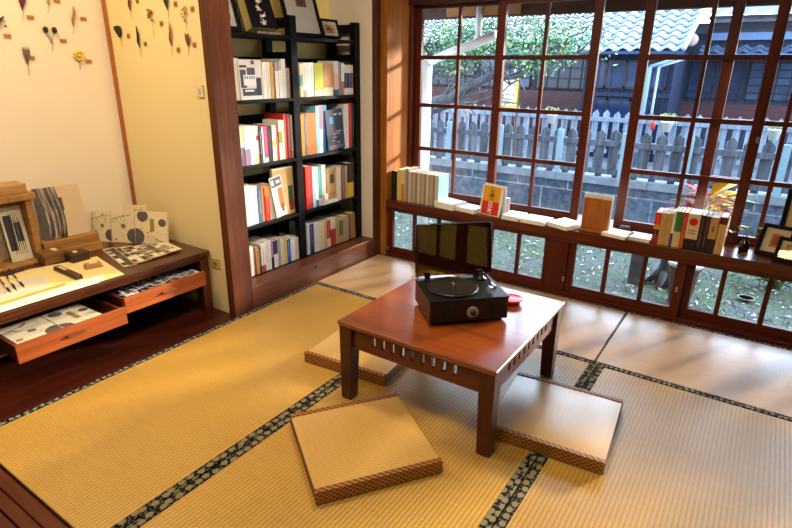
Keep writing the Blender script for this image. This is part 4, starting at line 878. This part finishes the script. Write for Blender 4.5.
# row of upright books
g = 'upright books in the row on the sill'
Yb = 3.20
def sb(l, a, b_, yt, c, mk=None, **k): return sillbook(l, a, b_, 235, yt, c, Y=Yb, dp=.15, mk=mk, group=g, **k)
sb('red and black book with orange top opening the upright row', 652, 658.2, 212, [(2, '#9a2420'), (1, '#2a1a20'), (1, '#d98a2a'), (2.4, '#d8301f')], ('#f0c060', .2, .9))
sb('first of three matching tan books in the upright row', 658.4, 662.2, 212.5, '#c9a265', ('#7a5420', .15, .9)); sb('middle of three matching tan books in the upright row', 662.3, 666.2, 213, '#c39a5c', ('#7a5420', .15, .9)); sb('last of three matching tan books, beside the white and purple book', 666.3, 670, 213, '#c9a265', ('#7a5420', .15, .9))
sb('white book with purple foot in the upright row', 670.1, 672.8, 211, [(3, '#5a2a8c'), (5, '#e2dcd4')], None)
sb('green and cream book beside the white and purple book', 672.9, 676.4, 211, [(4, '#d9c98c'), (5, '#3d7a3c')], ('#7a7a40', .1, .9)); sb('green and cream book beside the red-orange book', 676.5, 680, 211.5, [(4, '#d9c98c'), (5, '#35703a')], ('#7a7a40', .1, .9))
sb('red-orange book between green book and red-circle book', 680.1, 684.6, 212, [(3, '#c05a2a'), (5, '#c8341f')], ('#f0d8a0', .3, .9))
t, w, h = sb('broad cream book with red circle and black foot', 684.8, 697.5, 213.5, [(2.4, '#14181f'), (5.6, '#d9c29a')])
o = MB(); o.add([(.0006, w*.5+.021*math.cos(a*2*PI/28), h*.78+.021*math.sin(a*2*PI/28)) for a in range(28)], [tuple(range(28))]); o.build('red_circle', plain('#c81a14', .4, var=.02), t)
m = MB(); r = random.Random(4)
for zc in (.54, .46): 
    for k in range(7): m.box(0, w*.2+k*w*.088, h*zc-.005, .0005, w*.2+k*w*.088+w*.05, h*zc+.005)
m.build('printed_lines', plain('#8a6a4a', .5), t)
sb('maroon book with pale lettering next to the red-circle book', 697.7, 702.6, 215, '#33131f', ('#b9a0a4', .12, .95)); sb('maroon book with pale lettering next to the tan and black book', 702.7, 707.6, 216, '#33131f', ('#b9a0a4', .12, .95))
t, w, h = sb('broad tan book with black foot in the upright row', 707.8, 716.4, 217, [(3.6, '#231a1c'), (5.6, '#bf9552')]); text_mesh('title_text', '文\n本', .016, plain('#4a3010', .5), t, Matrix.Translation((0, w*.45, h*.66)) @ Mt)
sb('cream book with maroon head ending the upright row', 717, 725, 217, [(6.8, '#d0a566'), (1.6, '#5a161a')], ('#8a5a2c', .2, .75))
# bottle with sprig
p = onz(743, 251, zs)
t = thing('glass_vase', 'small dark glass bottle holding a green sprig on the sill', 'vase', (p.x, p.y+.015, zs))
MB().lathe([(.022, 0), (.025, .004), (.026, .03), (.024, .045), (.013, .056), (.012, .072), (.0145, .075), (.0145, .08), (.010, .08)], (0, 0, 0), 0, 24).build('bottle', plain('#25140c', .08, var=.1), t)
sp = thing('green_sprig', 'green leafy sprig standing in the dark bottle', 'plant', (p.x, p.y+.015, zs+.079))
m = MB(); tips = [(-.07, -.0, .012), (.045, .0, .05), (.0, .02, .045), (-.03, 0, .04), (.03, -.02, .02)]
for q in tips: m.tube([(0, 0, -.004), (q[0]*.4, q[1]*.4, q[2]*.7), q], [.0013, .001, .0007], 0, 5)
m.build('stems', plain('#5a7a2c', .5), sp)
m = MB()
for q in tips:
    c = Vector(q)
    for s in range(2):
        a_ = random.Random(int(q[0]*1000)+s).uniform(0, 6.28); d1 = Vector((math.cos(a_), math.sin(a_)*.5, .3)).normalized()*.022; n1 = d1.cross(Vector((0, -.6, 1))).normalized()*.011
        m.add([tuple(c), tuple(c+d1*.5+n1), tuple(c+d1), tuple(c+d1*.5-n1)], [(0, 1, 2, 3)])
m.build('leaves', plain('#5fae3a', .4), sp)
# frames on the sill
Xr = Matrix
fr = frame_obj('black frame with cream mat and orange print by green sprig', (0, 0, 0), (0, 0, 0), .150, .165, .018, 0, [(.34, .28, .68, .72, '#c87a3c'), (.42, .36, .6, .64, '#a8522a')], matc='#e0ccaa', group='picture frames on the sill')
def aim(o, bl, br, tilt):
    bl, br = Vector(bl), Vector(br); e = br-bl; o.location = (bl.x, bl.y, zs+.005); o.rotation_euler = Euler((0, -tilt, math.atan2(e.y, e.x)-PI/2), 'XYZ')
aim(fr, (.045, 3.345), (.18, 3.31), .42)
fr = frame_obj('black frame with tan landscape picture in front of orange print', (0, 0, 0), (0, 0, 0), .19, .125, .016, 0, [(.2, .26, .8, .74, '#b9935a'), (.28, .36, .5, .64, '#d0b88c'), (.6, .3, .76, .66, '#6a4a30')], matc='#dfc9a2', group='picture frames on the sill')
aim(fr, (.128, 3.262), (.31, 3.225), .45)
fr = frame_obj('largest black frame, cream mat, leaning against window at picture edge', (0, 0, 0), (0, 0, 0), .30, .34, .022, 0, [(.25, .2, .8, .5, '#6a3424'), (.35, .3, .6, .45, '#8a4a30')], matc='#e2c69c', group='picture frames on the sill')
aim(fr, (.125, 3.385), (.42, 3.36), .20)

# ------------------------------------------------------------------ outdoors
GZ = -.30
g0 = MB().box(-14, 3.3, GZ-.1, 12, 6.42, GZ).build('ground_garden', litter('garden_ground')); g0['kind'] = 'structure'
g0 = MB().box(-14, 6.42, -.42, 12, 16, -.05).build('ground_lane', weathered('#5a5d66', '#7d828c', 'lane_paving', (2, 2, 2))); g0['kind'] = 'structure'
m = MB(); r = random.Random(21); mats = [plain('#c9c2b4', .7), plain('#6a5a40', .7), plain('#8a9a64', .7), plain('#3a3028', .8), plain('#dedad2', .7)]
for k in range(3600):
    x = r.uniform(-4.2, 2.5); y = r.uniform(3.5, 6.3); a_ = r.uniform(0, 6.28); s = r.uniform(.012, .03); tl = r.uniform(-.6, .6)
    M_ = Matrix.Translation((x, y, GZ+.012)) @ Euler((tl, r.uniform(-.5, .5), a_)).to_matrix().to_4x4()
    m.add([(-s, 0, 0), (0, -s*.4, s*.15), (s, 0, .0), (0, s*.4, s*.15)], [(0, 1, 2, 3)], r.choice([0, 0, 1, 1, 2, 3, 4]), M_)
tag(m.build('fallen_leaves', mats), 'pale fallen leaves scattered over the garden ground', 'leaves', kind='stuff')
m = MB()
for k in range(5000):
    x = r.uniform(-4.0, 2.5); y = r.uniform(3.5, 5.6)
    if math.sin(x*2.3+1)+math.sin(y*3.1+x) < .2: continue
    hh = r.uniform(.015, .05); dx_ = r.uniform(-.02, .02); m.add([(x-.002, y, GZ), (x+.003, y, GZ), (x+dx_, y+r.uniform(-.02, .02), GZ+hh)], [(0, 1, 2)], 0)
tag(m.build('grass', plain('#6d8a4a', .7)), 'short green grass between the fallen leaves in the garden', 'grass', kind='stuff')
# stone wall + coping
m = MB().box(-12, 6.36, GZ, 10, 6.55, .105); m.build('wall_garden_stone', blocks('stone_blocks', '#5f7086', '#46566c', '#93a2b2', .62, .28))['kind'] = 'structure'
m = MB()
for k in range(22): m.box(-12+k*1.0, 6.33, .107, -12+(k+1)*1.0-.006, 6.58, .185)
m.build('wall_garden_coping', weathered('#727d8a', '#98a4b0', 'coping_stone', (6, 6, 6)))['kind'] = 'structure'
def fence(label, Y, x0, x1, pitch, top, w, posts, c1, c2, base, zrail, hexpost):
    F = thing('picket_fence', label, 'fence', (0, Y, base)); Z = -base; m = MB(); r = random.Random(int(Y*10)); x = x0
    while x < x1:
        j = r.uniform(-.008, .008); t_ = top+r.uniform(-.012, .012); m.prism([(x-w/2, .235+Z), (x+w/2, .235+Z), (x+w/2, t_-.05+Z), (x+j, t_+Z), (x-w/2, t_-.05+Z)], .018, 0, Matrix.Translation((0, -.02, 0))); x += pitch
    wm = weathered(c1, c2, 'fence_boards'); m.build('picket_boards', wm, F)
    for z in zrail: MB().box(x0-.1, -.045, z-.03+Z, x1+.1, -.021, z+.03+Z).build('rail', wm, F, .003)
    m = MB(); x = x0
    while x < x1: m.box(x, -.018, .185+Z, x+.07, .03, .2349+Z); x += .19
    m.build('rail_blocks', wm, F)
    for px in posts: MB().box(px-.032, -.085, 0 if base == -.05 else -.0, px+.032, -.046, top-.02+Z).build('post', plain(hexpost, .6), F, .004)
    return F
fence('nearer grey picket fence standing on the stone garden wall', 6.44, -9, 8, .158, .70, .105, [-4.20, -3.47, -2.756, -2.012, -1.3, -.67, .149, .85, 1.6], '#3f4450', '#727b8a', .1855, (.245, .555), '#8fb0c0')
fence('farther whitish picket fence across the lane', 8.35, -10, 6, .148, .78, .085, [], '#6e7a8a', '#a8b6c8', -.045, (.35, .66), '#c0c8d0')
# hanging flower pots
for px, py, lab in ((465, 113, 'white hanging flowerpot between the pipe and the signboard on fence'), (552, 119, 'white hanging flowerpot with yellow-green plant behind open sash'), (667, 127, 'white hanging flowerpot with yellow flowers on the fence'), (774, 135, 'white hanging flowerpot with dark plant near the large frame')):
    p = ony(px, py, 6.30); t = thing('flowerpot', lab, 'flowerpot', (p.x, 6.30, p.z-.05), group='white pots hanging on the picket fence')
    MB().lathe([(.035, 0), (.055, .09), (.06, .092), (.06, .1), (.045, .1)], (0, 0, 0), 0, 18).build('pot', plain('#dfe3e0', .4), t)
    MB().box(-.01, .04, .06, .01, .12, .075).build('hook', plain('#8c9094', .4, .5), t)
    q = thing('potted_plant', lab.replace('white hanging flowerpot', 'small plant in the white hanging pot').replace(' with yellow-green plant', '').replace(' with yellow flowers', ' with yellow flowers').replace(' with dark plant', ''), 'plant', (p.x, 6.30, p.z+.045), group='plants in the hanging pots'); m = MB(); rr = random.Random(px)
    for k in range(60):
        c = Vector((rr.gauss(0, .04), rr.gauss(0, .03), rr.uniform(0, .08))); d1 = Vector((rr.uniform(-1, 1), rr.uniform(-1, 1), rr.uniform(-.3, 1))).normalized()*.025; n1 = d1.orthogonal().normalized()*.01
        m.add([tuple(c), tuple(c+d1*.5+n1), tuple(c+d1), tuple(c+d1*.5-n1)], [(0, 1, 2, 3)], rr.randrange(2))
    m.build('foliage', [plain('#7f9a4a', .5), plain('#d8d27a' if px != 774 else '#33402c', .5)], q)
p = ony(651, 129, 8.1); t = thing('red_lantern', 'small red thing hanging beyond the nearer fence', 'lantern', (p.x, 8.20, p.z-.04)); MB().lathe([(.015, .02), (.03, .04), (.03, .11), (.015, .13)], (0, 0, 0), 0, 12).build('shade', plain('#c03028', .5), t); MB().tube([(0, 0, .13), (0, .14, .16)], .004).build('cord', plain('#222222', .5), t)
# white pipe frame propping the tree
t = thing('white_pipe_prop', 'white pipe post with a sloping arm propping the garden tree', 'pipe', (-2.535, 4.2, GZ)); wp = plain('#d8dde2', .4, var=.03)
MB().tube([(0, 0, 0), (0, 0, 1.68)], .052, n=16).build('post', wp, t)
MB().tube([(-.0, 0, 1.66), (.28, 0, 1.755), (.62, 0, 1.865)], .036, n=16).build('arm', wp, t)
MB().tube([(.47, .0, 1.83), (.47, .0, 2.1)], .026, n=12).build('arm', wp, t)
# tree
W_bark = weathered('#33363c', '#6a6d74', 'tree_bark', (12, 12, 3))
TR = thing('garden_tree', 'grey branching garden tree with dense green leaves outside the window', 'tree', (-3.75, 5.7, GZ))
T0 = Vector((-3.25, 5.0, GZ)); br = []
def branch(pts, rs): br.append(pts); return pts
trunk = [(0, 0, 0), (.05, 0, .5), (.12, .0, .9), (.28, -.02, 1.15)]
MB().tube(trunk, [.10, .085, .075, .065], n=12).build('trunk', W_bark, TR)
m = MB(); r = random.Random(14)
def bez(a, b, n_=7, wig=.08): 
    a, b = Vector(a), Vector(b); return [a.lerp(b, i/(n_-1))+Vector((r.gauss(0, wig), r.gauss(0, wig), r.gauss(0, wig)))*(math.sin(PI*i/(n_-1))) for i in range(n_)]
mains = [bez((.28, -.02, 1.15), (1.85, .1, 1.86), 9, .05), bez((.28, -.02, 1.15), (.7, .2, 1.95)), bez((.12, 0, .9), (-.5, .3, 1.9)), bez((.7, 0, 1.33), (1.7, .4, 1.75)), bez((1.1, .2, 1.5), (2.1, .5, 1.85)), bez((.5, 0, 1.25), (1.0, -.1, 2.0)), bez((.3, 0, 1.1), (1.1, .6, 1.45))]
for i, q in enumerate(mains): m.tube(q, [(.065 if i == 0 else .03)*(1-.75*k/(len(q)-1)) for k in range(len(q))], n=8)
tw = []
for q in mains:
    for k in range(16):
        a = q[r.randrange(2, len(q))]; b = a+Vector((r.uniform(-.45, .45), r.uniform(-.35, .35), r.uniform(-.2, .5))); s_ = bez(a, b, 5, .05); 
        if b.z > 2.15: continue
        tw.append(s_); m.tube(s_, [.011, .009, .007, .005, .003], n=5)
m.build('branches', W_bark, TR)
m = MB(); 
for k in range(8000):
    s_ = tw[r.randrange(len(tw))]; c = s_[r.randrange(1, 5)]+Vector((r.gauss(0, .12), r.gauss(0, .12), r.gauss(0, .12)))
    if c.x > 2.25 or c.z > 2.13 or c.z < 1.66+.12*max(0, c.x-1)*0+.12*math.sin(c.x*7)+r.uniform(-.03, .12): continue
    d1 = Vector((r.uniform(-1, 1), r.uniform(-1, 1), r.uniform(-1, .6))).normalized()*r.uniform(.03, .06); n1 = d1.orthogonal().normalized()*.013
    m.add([tuple(c), tuple(c+d1*.5+n1), tuple(c+d1), tuple(c+d1*.5-n1)], [(0, 1, 2, 3)], r.choice([0, 0, 1, 2]))
fo = m.build('foliage', [plain('#4d8a58', .4), plain('#a9c97a', .4), plain('#2c5a48', .4)], TR); fo['kind'] = 'stuff'

# croton in pot, stumps, second pot
p = ony(676, 274, 4.25)
t = thing('plant_pot', 'pinkish clay pot with pale rim just outside the low window', 'pot', (p.x+.05, 4.25, GZ)); MB().lathe([(.07, 0), (.10, .27), (.112, .28), (.112, .32), (.10, .32), (.09, .27)], (0, 0, 0), 0, 28).build('pot_body', plain('#5c3a34', .6), t); MB().lathe([(.1125, .30), (.118, .305), (.118, .325), (.1125, .33)], (0, 0, 0), 0, 28).build('rim', plain('#cfc9c2', .5), t)
cp = thing('croton_plant', 'croton with yellow, red and green leaves outside behind the upright books', 'plant', (p.x+.05, 4.25, GZ+.28)); m = MB(); c0 = Vector(cp.location)
MB().tube([(0, 0, 0), (.03, -.05, .3), (.06, -.1, .55)], [.012, .010, .006], n=8).build('stem', plain('#5a4a3a', .7), cp)
r = random.Random(9); m = MB()
for k in range(95):
    zz_ = r.uniform(.42, .66); st = Vector((.03+.06*zz_, -.05-.1*zz_, zz_-.1)); a_ = r.uniform(0, 6.28); L_ = r.uniform(.14, .30); d = Vector((math.cos(a_)*1.3, math.sin(a_)*.6, r.uniform(-.1, .55))).normalized()*L_
    sd = d.cross(Vector((0, 0, 1))).normalized()*r.uniform(.03, .048); mid = st+d*.5+Vector((0, 0, .02)); tip = st+d-Vector((0, 0, .02)); cc = 0 if d.x > .03 else (1 if d.x < -.05 else 2)
    if r.random() < .3: cc = r.randrange(3)
    m.add([tuple(st), tuple(mid+sd), tuple(tip), tuple(mid-sd), tuple(mid-Vector((0, 0, .006)))], [(0, 1, 4), (1, 2, 4), (2, 3, 4), (3, 0, 4)], cc)
m.build('leaves', [plain('#d9a81c', .6, var=.3, spec=.2), plain('#a8352c', .6, var=.3, spec=.2), plain('#7da33c', .6, var=.3, spec=.2)], cp)
p = onz(633, 284, GZ); t = thing('stone_post', 'square grey stone post standing in the garden leaf litter', 'post', (p.x, p.y+.05, GZ), .15); gs = weathered('#3d4046', '#5d6068', 'grey_stone', (8, 8, 8)); MB().box(-.055, -.055, 0, .055, .055, .36).build('shaft', gs, t, .008); MB().box(-.065, -.065, .3605, .065, .065, .40).build('cap', gs, t, .006)
p = onz(657, 288, GZ); t = thing('tree_stump', 'rough grey tree stump with spreading roots beside the clay pot', 'stump', (p.x+.04, p.y+.12, GZ)); m = MB().tube([(0, 0, 0), (.0, 0, .2), (.02, 0, .42)], [.085, .065, .075], n=14)
m.build('stump', W_bark, t); m = MB()
for k in range(6): a_ = k*PI/3+.3; m.tube([(.05*math.cos(a_), .05*math.sin(a_), .12), (.11*math.cos(a_), .11*math.sin(a_), .04), (.16*math.cos(a_), .16*math.sin(a_), 0.008)], [.03, .025, .01], n=7)
m.build('roots', W_bark, t)
p = onz(745, 303, GZ); t = thing('shallow_pot', 'shallow stone bowl half sunk in the garden ground', 'bowl', (p.x, p.y+.05, GZ)); MB().lathe([(.03, 0), (.05, .025), (.058, .025), (.052, .018), (.04, .012), (.01, .01)], (0, 0, 0), 0, 24).build('bowl', plain('#5a605c', .8), t); MB().lathe([(.0505, .026), (.051, .029), (.058, .029), (.0585, .026)], (0, 0, 0), 0, 24).build('rim', plain('#9a9c98', .6), t)
SH = thing('green_shrub', 'arching green shrub outside the low window near the frames', 'shrub', (.25, 5.0, GZ)); m = MB(); r = random.Random(33); m2 = MB()
for k in range(46):
    a_ = r.uniform(0, 6.28); L_ = r.uniform(.25, .6); tip = Vector((math.cos(a_)*L_, math.sin(a_)*L_*.6, r.uniform(.05, .34))); mid = tip*.5+Vector((0, 0, .16)); m2.tube([(0, 0, 0), tuple(mid), tuple(tip)], [.005, .004, .002], n=5)
    for q in range(14):
        f_ = q/14; c = Vector((0, 0, 0)).lerp(mid, f_*2) if f_ < .5 else mid.lerp(tip, f_*2-1); d1 = Vector((r.uniform(-1, 1), r.uniform(-1, 1), r.uniform(-.2, 1))).normalized()*.06; n1 = d1.orthogonal().normalized()*.012; m.add([tuple(c), tuple(c+d1*.5+n1), tuple(c+d1), tuple(c+d1*.5-n1)], [(0, 1, 2, 3)], r.randrange(2))
m2.build('stems', plain('#3a5030', .7), SH); m.build('foliage', [plain('#5c8a44', .5), plain('#33603a', .5)], SH)
# signboard
A = ony(500, 108, 7.6); B = ony(517, 76, 7.6)
t = thing('signboard', 'yellow edged standing menu board beyond the picket fence', 'sign', ((A.x+B.x)/2, 7.6, -.05)); w = .14; zb, zt = .80+.05, 1.235+.05
MB().box(-w, -.012, zb, w, .012, zt).build('panel', plain('#e6bf22', .5, var=.04), t, .004)
MB().box(-w+.022, -.0135, zb+.025, w-.022, -.0125, zt-.025).build('menu_sheet', plain('#efe3b8', .5, var=.05), t)
m = MB(); r = random.Random(6); mats = [plain('#4a7a9a', .5), plain('#c98a9a', .5), plain('#5a8a6a', .5), plain('#2c3a5a', .5)]
for row_ in range(6):
    for k in range(7):
        if r.random() < .75: m.box(-w+.035+k*.03, -.0145, zt-.09-row_*.058, -w+.035+k*.03+r.uniform(.01, .025), -.0137, zt-.09-row_*.058+r.uniform(.008, .026), r.randrange(4) if row_ > 1 else 1)
m.build('printed_marks', mats, t)
for s in (-1, 1): MB().box(s*w-.012, .0125, 0, s*w+.012, .035, zt).build('leg', plain('#6a4a30', .6), t, .002)

# houses
def facade_window(parent, x0, x1, z0, z1, y, nx, nz, fc, gc, fr=.035):
    m = MB().box(x0, y-.03, z0, x1, y, z0+fr).box(x0, y-.03, z1-fr, x1, y, z1)
    for k in range(nx+1): c = x0+(x1-x0)*k/nx; m.box(max(x0, c-fr/2), y-.03, z0, min(x1, c+fr/2), y, z1)
    for k in range(1, nz): c = z0+(z1-z0)*k/nz; m.box(x0, y-.028, c-.012, x1, y, c+.012)
    o = m.build('window', plain(fc, .5), parent); MB().box(x0+.01, y-.012, z0+.01, x1-.01, y-.008, z1-.01).build('pane', plain(gc, .12, var=.5, scale=3), o)
def tiles(m, x0, x1, y0, z0, y1, z1, px=.2, py=.21, mi=0, right=None):
    """rows of curved tiles rising from eave (y0,z0) to ridge (y1,z1)"""
    L_ = math.hypot(y1-y0, z1-z0); ny = int(L_/py); uy, uz = (y1-y0)/L_, (z1-z0)/L_; nyv, nz = -uz, uy
    nx = int((x1-x0)/px); S = 6
    for j in range(ny):
        for i in range(nx):
            xa = x0+i*px; V = []
            for e_ in (0, 1):
                d = (j+e_)*py; lift = .05*(1-e_)+.002
                for k in range(S+1):
                    u = k/S; hgt = .055*math.cos(u*2*PI)*.5+lift; V.append((xa+u*px, y0+uy*d+nyv*hgt*.5, z0+uz*d+nz*hgt))
            V2 = [(a, b-.0*nyv, c-.035) for a, b, c in V[:S+1]]
            o_ = V+V2; F = [(k, k+1, S+2+k, S+1+k) for k in range(S)]+[(2*S+2+k, 2*S+3+k, k+1, k) for k in range(S)]
            m.add(o_, F, mi, None, False)
WT = plain('#a9b5c6', .5, var=.12); NV = weathered('#0c1630', '#172846', 'navy_boards', (30, 30, 1))
H1 = thing('navy_house', 'dark navy boarded house with white curved roof tiles beyond fence', 'house', (-2.1, 9.5, -.05)); ho = Vector((-2.1, 9.5, -.05))
MB().box(-.62, 0, 0, .70, 1.3, 1.66).build('wall', NV, H1)
m = MB(); 
for k in range(7): m.box(-.6+k*.2, -.02, 0, -.58+k*.2, 0, 1.6)
m.box(-.6, -.03, .98, .7, 0, 1.04); m.build('battens', plain('#1c2a48', .6), H1)
facade_window(H1, -.58, .62, 1.10, 1.52, 0, 4, 1, '#3a2c34', '#1f3a66'); facade_window(H1, -.55, .5, .45, .95, 0, 3, 1, '#141e36', '#122a52')
m = MB(); tiles(m, -.78, .82, -.42, 1.645, 1.35, 2.50); m.build('roof', WT, H1)
MB().add([(-.78, -.42, 1.60), (.84, -.42, 1.60), (.84, 1.35, 2.46), (-.78, 1.35, 2.46), (-.78, -.42, 1.64), (.84, -.42, 1.64), (.84, 1.35, 2.50), (-.78, 1.35, 2.50)], [(0, 3, 2, 1), (4, 5, 6, 7), (0, 1, 5, 4), (1, 2, 6, 5), (2, 3, 7, 6), (3, 0, 4, 7)]).build('eave', plain('#2a4468', .5), H1)
MB().tube([(.84, -.44, 1.67), (.84, .45, 2.09), (.84, 1.35, 2.53)], .035, n=8).build('verge_tiles', plain('#b9c6d4', .5), H1)
MB().tube([(-.80, 1.36, 2.52), (.86, 1.36, 2.52)], .07, n=10).build('ridge', WT, H1)
H2_ = thing('grid_window_house', 'long wooden house with grid windows and bluish tiled eaves at right', 'house', (1.5, 11, -.05))
ha = -3.3
MB().box(ha, 0, 0, 6, 2.0, 2.0).build('wall', weathered('#262c3a', '#414b5e', 'house_boards', (20, 20, 2)), H2_)
MB().box(ha, -.05, .55, 6, 0, .86).build('wainscot', wood('#43262a', '#6a4246', 'x', .6, name='wainscot_wood'), H2_)
for k in range(7): facade_window(H2_, ha+.06+k*1.25, ha+1.22+k*1.25, .93, 1.52, -.01, 6, 5, '#232834', '#4e6688' if k % 2 else '#35496a', .022)
m = MB(); tiles(m, -2.72, 6.1, -.55, 1.63, 0, 1.80); m.build('lower_roof', plain('#4a6284', .5, var=.2), H2_)
MB().tube([(-2.72, -.58, 1.60), (6, -.58, 1.60)], .035, n=8).build('gutter', plain('#5a7ca6', .4), H2_)
MB().box(-2.7, -.12, 1.85, 6, -.0, 1.96).build('fascia', plain('#6c8cb8', .5), H2_)
MB().box(ha, -.04, 1.96, 6, 0.0, 2.12).build('upper_wall', weathered('#33363f', '#4c515c', 'upper_boards', (2, 20, 20)), H2_)
MB().box(-2.7, -.35, 2.155, 6, .5, 2.20).build('eave', plain('#1a2a48', .5), H2_)
m = MB(); tiles(m, -2.7, 6.1, -.42, 2.21, 1.6, 2.62); m.build('upper_roof', WT, H2_)
p = ony(692, 40, 10.8); t = thing('round_lamp', 'round white lamp disc on the house beside the tiled roof verge', 'lamp', (p.x, 10.80, p.z)); o = MB().lathe([(.02, 0), (.095, .01), (.10, .03), (.07, .06), (.02, .07)], (0, 0, 0), 0, 24).build('disc', plain('#e0c8c4', .4, var=.03), t); o.rotation_euler = (PI/2, 0, 0); o.location = (0, -.0, 0); MB().tube([(0, 0, 0), (0, .07, 0)], .02).build('mount', plain('#444444', .5), t)
H3 = thing('dark_wooden_house', 'dark wooden house with grid windows behind the garden tree', 'house', (-6.5, 11, -.05))
MB().box(-5, 0, 0, 3.6, 2.0, 1.9).build('wall', weathered('#2c2226', '#4c3c40', 'dark_house_boards', (20, 20, 2)), H3)  # dark brown boards with random streaks
MB().box(-5, -.05, .3, 3.6, 0, .98).build('wainscot', wood('#3e2024', '#5f3a3c', 'x', .6, name='dark_wainscot'), H3)
for k in range(7): facade_window(H3, -4.9+k*1.22, -3.8+k*1.22, 1.02, 1.78, -.01, 5, 4, '#14161e', '#3c5070' if k % 2 else '#222c40', .022)
m = MB(); tiles(m, -5.2, 3.65, -.12, 1.86, 1.3, 2.7); m.build('roof', plain('#5a6068', .5, var=.2), H3)
m = MB()
for k, (xx, c_) in enumerate(((-3.6, '#8fb0d8'),)): m.box(-6.6+k, 0, 0, -6.5, .1, 1)
for i, (px_, hx_, c_, lb_) in enumerate(((648, .05, '#7898bc', 'pale blue upright pole against the navy house corner'), (657, .03, '#98a8bc', 'thin white upright pole beside the pale blue pole'))):
    p = ony(px_, 80, 8.9); t = thing('upright_pole', lb_, 'pole', (p.x, 8.9, -.05)); MB().tube([(0, 0, 0), (.0, 0, 1.42)], hx_*.6, n=10).build('shaft', plain(c_, .4), t); MB().tube([(0, 0, 1.42), (.28, .2, 1.53)], hx_*.5, n=8).build('arm', plain(c_, .4), t)

# ------------------------------------------------------------------ lights
def area(name, loc, rot, sx, sy, e, col):
    l = bpy.data.lights.new(name, 'AREA'); l.shape = 'RECTANGLE'; l.size = sx; l.size_y = sy; l.energy = e; l.color = col; o = bpy.data.objects.new(name, l); C.objects.link(o); o.location = loc; o.rotation_euler = rot; return o
WARM = (1, .80, .53)
area('ceiling_lamp_corner', (-2.85, 1.15, 2.25), (0, 0, 0), .12, .12, 5, (1, .68, .2))
area('ceiling_lamp_desk', (-2.35, .75, 2.35), (0, 0, 0), .45, .45, 22, WARM)
area('ceiling_lamp_room', (-.75, .55, 2.45), (0, 0, 0), .5, .5, 31, WARM)
area('ceiling_lamp_near', (.9, -.6, 2.45), (0, 0, 0), .6, .6, 8, WARM)
area('alcove_fill_light', (-1.1, 1.75, 2.05), (0, math.radians(40), 0), .25, .25, 26, (1, .82, .56))  # unseen fill added below the ceiling to brighten the alcove and frames
s = bpy.data.lights.new('sun', 'SUN'); s.energy = 11; s.angle = math.radians(5); s.color = (1, .86, .66); so = bpy.data.objects.new('sun', s); C.objects.link(so)
dirn = Vector((-.46, -.92, -.265)); so.rotation_euler = dirn.to_track_quat('-Z', 'Y').to_euler()
for nm, x, z, sx, sz in (('portal_upper', -.3, 1.08, 4.0, 1.32), ('portal_lower', -.3, .2, 4.0, .32)):
    o = area(nm, (x, 3.58 if nm == 'portal_upper' else 3.32, z), (-PI/2, 0, 0), sx, sz, 1, (1, 1, 1)); o.data.cycles.is_portal = True
W = bpy.data.worlds.new('world'); bpy.context.scene.world = W; W.use_nodes = True
bg = W.node_tree.nodes['Background']; 
wt = W.node_tree; gt = wt.nodes.new('ShaderNodeTexCoord'); sp_ = wt.nodes.new('ShaderNodeSeparateXYZ'); wt.links.new(gt.outputs['Generated'], sp_.inputs[0])
mr = wt.nodes.new('ShaderNodeMapRange'); mr.inputs['From Min'].default_value = .05; mr.inputs['From Max'].default_value = .95; wt.links.new(sp_.outputs[2], mr.inputs['Value'])
mx_ = wt.nodes.new('ShaderNodeMix'); mx_.data_type = 'RGBA'; mx_.inputs[6].default_value = (1.25, 1.55, 1.95, 1); mx_.inputs[7].default_value = (.5, .72, 1.0, 1); wt.links.new(mr.outputs[0], mx_.inputs[0]); 
dt = wt.nodes.new('ShaderNodeVectorMath'); dt.operation = 'DOT_PRODUCT'; dt.inputs[1].default_value = (.45, .89, 0); wt.links.new(gt.outputs['Generated'], dt.inputs[0])
m3 = wt.nodes.new('ShaderNodeMapRange'); m3.interpolation_type = 'SMOOTHSTEP'; m3.inputs['From Min'].default_value = -.5; m3.inputs['From Max'].default_value = .6; m3.inputs['To Min'].default_value = .33; m3.inputs['To Max'].default_value = 1.0; wt.links.new(dt.outputs['Value'], m3.inputs['Value'])
sv = wt.nodes.new('ShaderNodeVectorMath'); sv.operation = 'SCALE'; wt.links.new(mx_.outputs[2], sv.inputs[0]); wt.links.new(m3.outputs[0], sv.inputs['Scale']); wt.links.new(sv.outputs[0], bg.inputs[0])
bg.inputs[1].default_value = 8
sc = bpy.context.scene
sc.view_settings.view_transform = 'Standard'; sc.view_settings.look = 'None'; sc.view_settings.gamma = 1; sc.view_settings.use_curve_mapping = False
sc.view_settings.exposure = 0
sc.render.engine = 'CYCLES'
sc.cycles.use_denoising = True
sc.cycles.transparent_max_bounces = 16
sc.cycles.max_bounces = 8
sc.cycles.sample_clamp_indirect = 6
